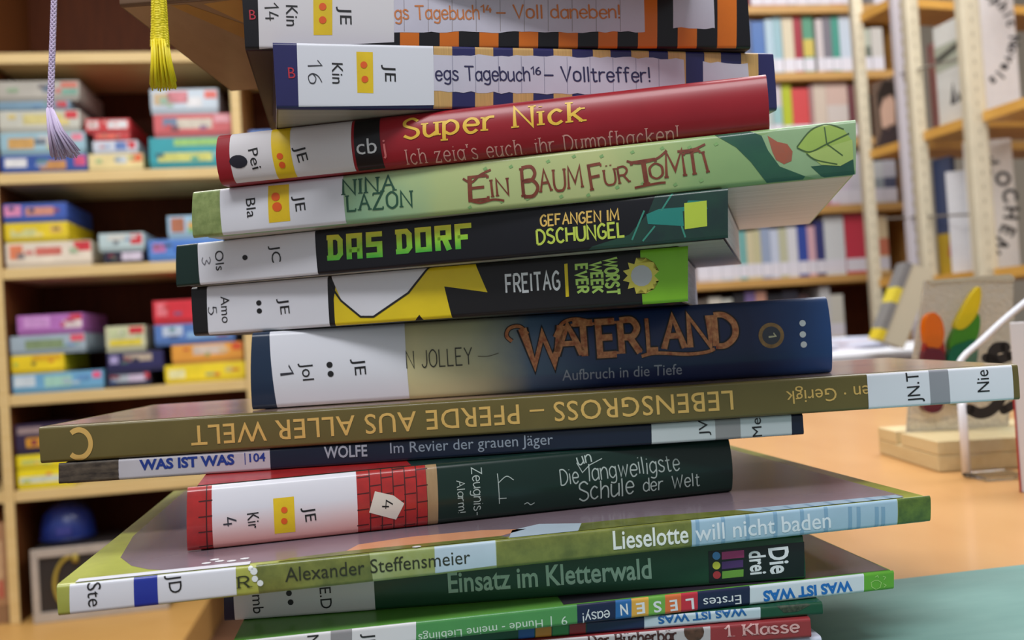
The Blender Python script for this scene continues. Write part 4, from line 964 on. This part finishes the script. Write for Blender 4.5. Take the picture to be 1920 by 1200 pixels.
row(1, [(1388, 1410, 36, (90, 100, 130)), (1411, 1436, 40, (72, 112, 176)), (1437, 1452, 36, (176, 200, 214)), (1452, 1468, 28, (150, 186, 196)), (1469, 1490, 33, (216, 204, 176)), (1490, 1506, 24, (160, 34, 52)), (1507, 1527, 24, (84, 150, 120), (206, 186, 86)), (1532, 1545, 36, (206, 196, 196)), (1545, 1561, 30, (120, 116, 126)), (1561, 1576, 28, (66, 150, 132)), (1576, 1597, 22, (196, 208, 222)), (1597, 1612, 30, (206, 210, 206)), (1616, 1634, 54, (186, 192, 176), (110, 118, 106)), (1635, 1657, 52, (206, 202, 196))], 'second shelf of the back bookcase')
row(2, [(1432, 1449, 152, (190, 200, 196)), (1450, 1468, 154, (206, 196, 202), (150, 190, 190)), (1469, 1487, 150, (178, 190, 44)), (1487, 1519, 166, (208, 74, 76)), (1520, 1528, 160, (170, 130, 130)), (1528, 1552, 156, (208, 192, 176)), (1552, 1592, 154, (206, 178, 166), (206, 196, 190)), (1593, 1606, 158, (110, 60, 64)), (1606, 1622, 160, (190, 186, 180))], 'third shelf of the back bookcase')
row(3, [(1556, 1572, 292, (222, 170, 196)), (1572, 1594, 288, (216, 206, 222)), (1594, 1612, 282, (206, 204, 214)), (1612, 1634, 286, (214, 214, 220)), (1636, 1658, 302, (206, 210, 212), (150, 160, 166)), (1658, 1682, 300, (196, 196, 206), (80, 84, 110))], 'fourth shelf of the back bookcase')
row(4, [(1305, 1330, 418, (196, 190, 196)), (1330, 1352, 418, (206, 206, 210)), (1352, 1374, 420, (186, 196, 206)), (1374, 1386, 430, (206, 206, 196)), (1386, 1401, 434, (112, 170, 166)), (1401, 1414, 434, (206, 196, 160)), (1414, 1428, 432, (196, 190, 150)), (1428, 1446, 428, (150, 164, 190)), (1446, 1462, 430, (196, 204, 222)), (1462, 1478, 428, (190, 190, 160)), (1478, 1497, 426, (216, 216, 220)), (1497, 1516, 424, (48, 74, 160)), (1516, 1531, 424, (214, 170, 180)), (1531, 1548, 414, (52, 56, 116)), (1548, 1586, 406, (214, 218, 220)), (1587, 1624, 400, (196, 50, 70)), (1646, 1668, 404, (220, 200, 160), (206, 120, 90))], 'fifth shelf of the back bookcase')
row(5, [(1300, 1330, 562, (90, 80, 70)), (1331, 1355, 558, (206, 200, 186)), (1356, 1376, 560, (190, 190, 180)), (1378, 1400, 552, (40, 40, 46)), (1400, 1420, 548, (120, 100, 150)), (1420, 1440, 546, (190, 140, 120)), (1440, 1470, 552, (30, 30, 36)), (1470, 1500, 546, (44, 44, 56)), (1500, 1520, 552, (70, 50, 50)), (1540, 1560, 538, (206, 206, 206)), (1560, 1584, 552, (212, 210, 198))], 'lowest visible shelf of the back bookcase')

# ================================================================= metal display rack seen from its end
CREAM = mat((212, 202, 176), .45, noise=.05, scale=20); LAV = mat((212, 206, 214), .45)
rk = thing('display_rack', 'cream steel and wood display rack with signs at right', 'rack', at(1722, 600, 2.76)*1.0, 0)
rk.location.z = FLOOR
def rloc(p): return Vector(p)-rk.location
POST = [(1608, 1640, 19, 3.00, CREAM), (1683, 1722, 22, 2.82, LAV), (1706, 1745, 24, 2.74, CREAM), (1805, 1862, 36, 2.52, CREAM)]
PX = []
for xt, xb_, wpx, Y, m in POST:
    p = rloc(at((xt+xb_)/2, 300, Y)); r_ = wpx*Y/1691/2
    PX.append((p, r_))
    o = MB(); o.box(p.x-r_, p.x+r_, p.y-.02, p.y+.02, .001, 2.1, .006); o.build('post', m, rk)
    o = MB()
    for k in range(52):
        z = .06+k*.039
        o.box(p.x-.003, p.x+.003, p.y-.0206, p.y-.0198, z, z+.012)
    sl = o.build('slot_row', mat((178, 168, 144), .6), rk); sl['kind'] = 'stuff'
# boards follow the depth direction of the rack, one per level and bay
def rboard(i, j, pxa, z, ext=(0, 0)):
    a, b_ = PX[i][0], PX[j][0]
    d = Vector((b_.x-a.x, b_.y-a.y, 0)); L = d.length; d.normalize(); nrm = Vector((-d.y, d.x, 0))*-1
    if nrm.x < 0: nrm = -nrm
    s0 = PX[i][1]+.002-ext[0]; s1 = L-PX[j][1]-.002+ext[1]
    q = [a+d*s0, a+d*s1, a+d*s1+nrm*.8, a+d*s0+nrm*.8]
    o = MB(); o.add([(v.x, v.y, z-.028) for v in q]+[(v.x, v.y, z) for v in q], [(0, 3, 2, 1), (4, 5, 6, 7), (0, 1, 5, 4), (1, 2, 6, 5), (2, 3, 7, 6), (3, 0, 4, 7)])
    return o.build('rack_shelf', mat((214, 164, 80), .42, c2=(204, 150, 68), scale=10), rk)
def zat(px, py, Y): return at(px, py, Y).z-FLOOR
RZ0 = [zat(px, py, Y) for px, py, Y in ((1646, 12, 2.92), (1666, 273, 2.92), (1690, 518, 2.90))]
RZ1 = [zat(px, py, Y) for px, py, Y in ((1770, -110, 2.63), (1782, 232, 2.63), (1790, 512, 2.63))]
for z in RZ0: rboard(0, 1, 0, z)
for z in RZ1: rboard(2, 3, 0, z)
dv = Vector((PX[3][0].x-PX[2][0].x, PX[3][0].y-PX[2][0].y, 0)).normalized()
P4 = PX[3][0]+dv*.42; PX.append((P4, .03))
for z in RZ1: rboard(3, 4, 0, z)
for (xa, ya, Ya, xb_, yb_, Yb) in ((1690, 138, 2.80, 1806, 108, 2.53), (1660, 410, 2.93, 1820, 402, 2.54)):
    o = MB(); o.tube([rloc(at(xa, ya, Ya)), rloc(at(xb_, yb_, Yb))], .004, 6); o.build('brace_rod', mat((150, 146, 140), .35, metal=.6), rk)
# things displayed on the rack
def card(name, label, cat, quad, Y, c, thick=.008, group=None, prints=(), zb=None):
    """upright board given by its four seen corners tl,tr,br,bl at depths Y (left,right)"""
    tl, tr, br, bl = [at(*q, yy) for q, yy in zip(quad, (Y[0], Y[1], Y[1], Y[0]))]
    ex = (br-bl); ex.z = 0; L = ex.length; ex.normalize(); n = Vector((-ex.y, ex.x, 0)); ang = math.atan2(ex.y, ex.x)
    z0_ = (bl.z+br.z)/2 if zb is None else zb+FLOOR+.001; H = (tl.z+tr.z)/2-z0_
    root = thing(name, label, cat, (bl.x, bl.y, z0_), ang, group)
    o = MB(); o.box(0, L, 0, thick, 0, H, .001); o.build('board', mat(c, .45, coat=.2, noise=.03), root)
    f = Face(root, (0, 0, 0), (1, 0, 0), (0, 0, 1), H, lambda v: 0, (bl.x, bl.y, z0_), ex, (0, 0, 1), 0); f.L, f.H = L, H
    for nm, pts, cc in prints:
        f.put(nm, [[(a*L, b_*H) for a, b_ in pts]], mat(cc, .45), 6)
    return f
def arc_text(f, s, cx, cy, rx, a0, a1, h, m, lay=10, ry=None):
    """letters set along an arc (radius and angles in the board's own width units)"""
    ry = ry or rx
    for i, ch in enumerate(s):
        if ch == ' ': continue
        a = R(a0+(a1-a0)*i/(len(s)-1)); F, W = sans_text(ch, .035)
        c = Vector((cx+rx*math.cos(a), cy+ry*math.sin(a))); d = Vector((math.sin(a), -math.cos(a))); up = Vector((math.cos(a), math.sin(a)))
        f.put('sign_letter', [[tuple(c+d*((x-W/2)*h)+up*((y-.4)*h)) for x, y in g] for g in F], m, lay, None)
SGN = mat((64, 62, 64), .5)
f = card('sign_board', 'white sign with arched words Graphic Novels on display rack', 'sign', [(1812, -75), (1912, -95), (1914, 188), (1822, 212)], (2.62, 2.60), (240, 238, 240), zb=RZ1[1])
arc_text(f, 'Graphic Novels', f.uv((1806, 62))[0], f.uv((1850, 70))[1], .135, 74, -58, .028, SGN, ry=.150)
f = card('sign_board', 'white sign with arched word KOCHEN on display rack', 'sign', [(1792, 275), (1912, 250), (1914, 506), (1824, 516)], (2.62, 2.60), (236, 234, 230), zb=RZ1[2])
arc_text(f, 'KOCHEN', f.uv((1808, 388))[0], f.uv((1850, 388))[1], .124, 50, -48, .038, mat((40, 40, 40), .5), ry=.150)
card('display_book', 'book with grey cover and small sailing boat on display rack', 'book', [(1748, 55), (1812, 25), (1818, 222), (1762, 238)], (2.72, 2.60), (206, 206, 202), .015, None,
     [('sea_print', [(0, .55), (1, .55), (1, .8), (0, .8)], (160, 164, 148)), ('dark_print', [(.0, .62), (.9, .72), (.9, .78), (0, .7)], (92, 92, 84)), ('sail_print', [(.42, .2), (.62, .2), (.55, .42)], (60, 60, 64)), ('sail_print', [(.66, .2), (.82, .22), (.68, .32)], (60, 60, 64))], zb=RZ1[1])
f = card('display_book', 'book with portrait of a dark-haired person on cover, back rack', 'book', [(1634, 160), (1690, 135), (1694, 264), (1642, 285)], (2.97, 2.86), (104, 84, 72), .02, None,
     [('face_print', [(.3, .3), (.5, .22), (.75, .3), (.8, .6), (.7, .74), (.4, .72), (.28, .55)], (206, 170, 150)), ('hair_print', [(.2, .6), (.35, .66), (.72, .72), (.86, .62), (.8, .92), (.45, .98), (.2, .82)], (40, 32, 30)), ('clothes_print', [(.05, 0), (.95, 0), (.9, .22), (.6, .3), (.3, .26)], (56, 46, 50))], zb=RZ0[1])
card('display_book', 'narrow dark red and pink book standing on display rack', 'book', [(1742, 85), (1757, 80), (1760, 232), (1748, 236)], (2.84, 2.80), (190, 130, 120), .03, None, [('red_print', [(.3, 0), (.6, 0), (.6, 1), (.3, 1)], (130, 40, 50))], zb=RZ1[1])
card('display_book', 'dark blue and yellow book beside the blank white card', 'book', [(1752, 300), (1790, 292), (1796, 508), (1762, 512)], (2.74, 2.68), (56, 66, 96), .02, None, [('yellow_print', [(0, 0), (.9, 0), (.9, .35), (0, .35)], (170, 140, 40)), ('red_print', [(.55, .15), (1, .15), (1, .32), (.7, .3)], (196, 50, 70))], zb=RZ1[2])
card('blank_card', 'blank white card standing on display rack behind post', 'card', [(1764, 330), (1872, 306), (1872, 502), (1786, 512)], (2.68, 2.64), (212, 212, 216), .004, zb=RZ1[2])

# ================================================================= pale counter further back, with papers
PY = YAW
c0 = at(1490, 672, 1.75); 
ct = thing('pale_counter', 'pale grey counter with white top behind the table', 'counter', (c0.x, c0.y, FLOOR), PY)
ctz = c0.z-FLOOR
o = MB(); o.box(-.25, .62, 0, .5, ctz-.012, ctz, .002); o.build('counter_top', mat((226, 228, 234), .4), ct)
o = MB(); o.box(-.22, .60, .015, .48, .01, ctz-.0125); o.build('counter_body', mat((196, 192, 192), .5), ct)
def oncounter(px, py): return onz(px, py, c0.z)
p = oncounter(1575, 656)
pl = thing('paper_pile', 'loose pile of white papers on the pale counter', 'papers', (p.x, p.y, c0.z+.0003), PY)
rg = random.Random(2)
for k in range(6):
    o = MB(); o.box(-.04, .10, -.05, .10, k*.0042, k*.0042+.004); s_ = o.build('paper_sheet', mat([(222, 222, 232), (226, 210, 214), (206, 212, 230)][k % 3], .6), pl); s_.rotation_euler.z = rg.uniform(-.2, .2)
# leaning folder with yellow and grey bands
p = oncounter(1652, 664)
fo = thing('leaning_folder', 'cream folder with grey and yellow spine leaning on the counter', 'folder', (p.x, p.y, c0.z+.0005), R(-6))
o = MB(); ang = R(24)
def leanq(s0, s1, w0, w1, y0, y1):
    ca, sa = math.cos(ang), math.sin(ang)
    P = lambda s, w_: (s*sa+w_*ca, s*ca-w_*sa+.026)
    q = [P(s0, w0), P(s1, w0), P(s1, w1), P(s0, w1)]
    m_ = MB(); m_.prism(q[::-1], y0, y1); return m_
leanq(0, .155, 0, .046, 0, .06).build('folder_cover', mat((206, 196, 170), .5), fo)
for s0, s1, c in ((0, .022, (226, 200, 40)), (.022, .075, (132, 130, 128)), (.075, .105, (226, 206, 60)), (.105, .155, (128, 126, 126))):
    leanq(s0, s1, -.006, .006, -.0015, .058).build('spine_band', mat(c, .5), fo)
p = oncounter(1752, 657)
bx = thing('small_box', 'small dark red box on the pale counter behind the glass', 'box', (p.x, p.y, c0.z+.0003), PY)
o = MB(); o.box(0, .05, 0, .04, 0, .02, .001); o.build('box_body', mat((70, 60, 66), .5), bx)
o = MB(); o.box(-.001, .051, -.001, .041, .0202, .030, .001); o.build('lid', mat((126, 66, 60), .5), bx)

# ================================================================= glass ornament in its wooden block, acrylic stand, white book
c1 = onz(1762, 886, 0)
wb = thing('wood_block', 'pale wooden block holding the coloured glass pane', 'block', (c1.x, c1.y, 0.0003), 0)
PINE = mat((214, 194, 148), .5, c2=(202, 178, 130), scale=14, stretch=(8, 1, 6))
# groove for the pane: two rails on a base
o = MB(); o.box(-.0005, .135, 0, .112, 0, .0125, .001); o.build('base', PINE, wb)
o = MB(); o.box(-.0005, .135, 0, .0655, .0127, .0232, .0008); o.build('rail', PINE, wb)
o = MB(); o.box(-.0005, .135, .0745, .112, .0127, .0232, .0008); o.build('rail', PINE, wb)
# irregular fused-glass pane standing in the groove
PYg = c1.y+.0665
gp = thing('glass_pane', 'textured clear glass pane with flame and leaf shapes in colour', 'glass ornament', (c1.x+.01, PYg, .0132), 0)
def gq(px, py, t):
    q = at(px, py, PYg); return (q.x-gp.location.x, t, max(q.z-.0132, .0005))
def gslab(name, pts, t0, t1, m, smooth=False):
    n = len(pts); V = [gq(*p_, t0) for p_ in pts]+[gq(*p_, t1) for p_ in pts]
    F = [tuple(range(n))[::-1], tuple(range(n, 2*n))]+[(i, (i+1) % n, (i+1) % n+n, i+n) for i in range(n)]
    return obj(name, V, F, m, gp, smooth)
gslab('pane', [(1738, 526), (1820, 519), (1893, 514), (1901, 520), (1900, 640), (1890, 840), (1704, 840), (1712, 700)], .0006, .0066, glass((222, 218, 206), .32, .9, scale=260, tr=.7))
gslab('pane_rim', [(1738, 526), (1820, 519), (1893, 514), (1901, 520), (1900, 527), (1820, 526), (1744, 532)], -.0014, .0004, glass((214, 208, 188), .2, .3, tr=.5))
def leafpts(pts): return smooth_line(pts+[pts[0]], True)[:-1]
gslab('flame_orange', leafpts([(1728, 640), (1727, 602), (1741, 586), (1757, 598), (1763, 625), (1757, 648), (1740, 655)]), -.0075, .0002, glass((240, 124, 14), .15, tr=.45))
gslab('flame_red', leafpts([(1726, 672), (1732, 636), (1748, 628), (1762, 640), (1764, 668), (1745, 684)]), -.0065, .0001, glass((178, 40, 28), .15, tr=.45))
gslab('flame_purple', leafpts([(1722, 690), (1727, 656), (1745, 652), (1762, 664), (1765, 705), (1758, 765), (1724, 765)]), -.0083, .0003, glass((112, 32, 50), .15, tr=.45))
gslab('leaf_yellow', leafpts([(1784, 612), (1804, 570), (1827, 538), (1831, 560), (1822, 592), (1800, 616)]), -.0075, .0002, glass((242, 216, 8), .15, tr=.45))
gslab('leaf_green', leafpts([(1773, 650), (1788, 610), (1812, 588), (1829, 592), (1828, 625), (1812, 655), (1790, 668)]), -.0066, .0001, glass((74, 150, 26), .15, tr=.45))
gslab('leaf_teal', leafpts([(1766, 705), (1774, 656), (1798, 642), (1822, 640), (1818, 690), (1804, 745), (1772, 755)]), -.0084, .0003, glass((12, 112, 78), .15, tr=.45))
# clear acrylic stand with bold black writing
q0 = onz(1822, 897, 0)
ac = thing('acrylic_stand', 'clear acrylic sign stand with thick edges and black brush writing', 'sign stand', (q0.x-.005, q0.y, .0003), R(4))
def aq(px, py):
    d = ray(px, py); t = q0.y/d.y; q = CAM+d*t; return (q.x-q0.x+.005, q.z)
out = [aq(1813, 896), aq(1803, 720), aq(1800, 690), aq(1812, 668), aq(1845, 640), aq(1890, 600), aq(1960, 545), (aq(1960, 545)[0], .0), aq(1905, 893)]
out = [(a_, max(b_, 0.)) for a_, b_ in out]
ACR = glass((240, 243, 243), .03)
o = MB(); o.prism(out[::-1], 0, .004); o.build('acrylic_sheet', ACR, ac)
EDGE = mat((226, 228, 236), .2, coat=.6)
ed = smooth_line(out[1:7], False)
o = MB(); o.tube([(a_, .002, b_) for a_, b_ in ed], .0024, 8); o.build('polished_edge', EDGE, ac, True)
o = MB(); o.tube([(out[0][0]+.001, .002, .004), (out[1][0]+.0005, .002, out[1][1])], .0032, 8); o.build('polished_edge', EDGE, ac, True)
o = MB(); o.box(out[0][0]+.003, out[8][0], -.018, .012, 0, .003, .001); o.build('foot', ACR, ac)
BK = mat((14, 14, 15), .5)
def brush(pts, wpx):
    G = []; q = smooth_line([aq(*p_) for p_ in pts], False); ribbon(q, wpx*q0.y/1691, G, True)
    V = []; F = []
    for g in G:
        n_ = len(V); V += [(v[0], -.0006, v[1]) for v in g]; F.append(tuple(range(n_, n_+len(g))))
    return obj('brush_letter', V, F, BK, ac)
brush([(1888, 652), (1868, 655), (1862, 676), (1880, 700), (1882, 740), (1862, 768), (1838, 776), (1818, 768)], 21)
brush([(1850, 672), (1872, 676), (1898, 668)], 18)
brush([(1884, 770), (1900, 762), (1916, 750)], 17)
# white board book with red edge at the frame edge
q1 = onz(1916, 924, 0)
wbk = thing('standing_book', 'upright white book with red edge at the right frame edge', 'book', (q1.x, q1.y, .0003), R(-30))
hh = .112
o = MB(); o.box(0, .11, 0, .0015, 0, hh, .0005); o.build('front_cover', mat((212, 206, 208), .45), wbk)
o = MB(); o.box(.003, .108, .0017, .0113, .002, hh-.002); o.build('page_block', PAGE, wbk)
o = MB(); o.box(0, .11, .0115, .013, 0, hh, .0005); o.build('back_cover', mat((212, 206, 208), .45), wbk)
o = MB(); o.box(-.0012, -.0001, -.0004, .010, 0, hh*.62, .0003); o.build('red_edge', mat((170, 34, 34), .5), wbk)
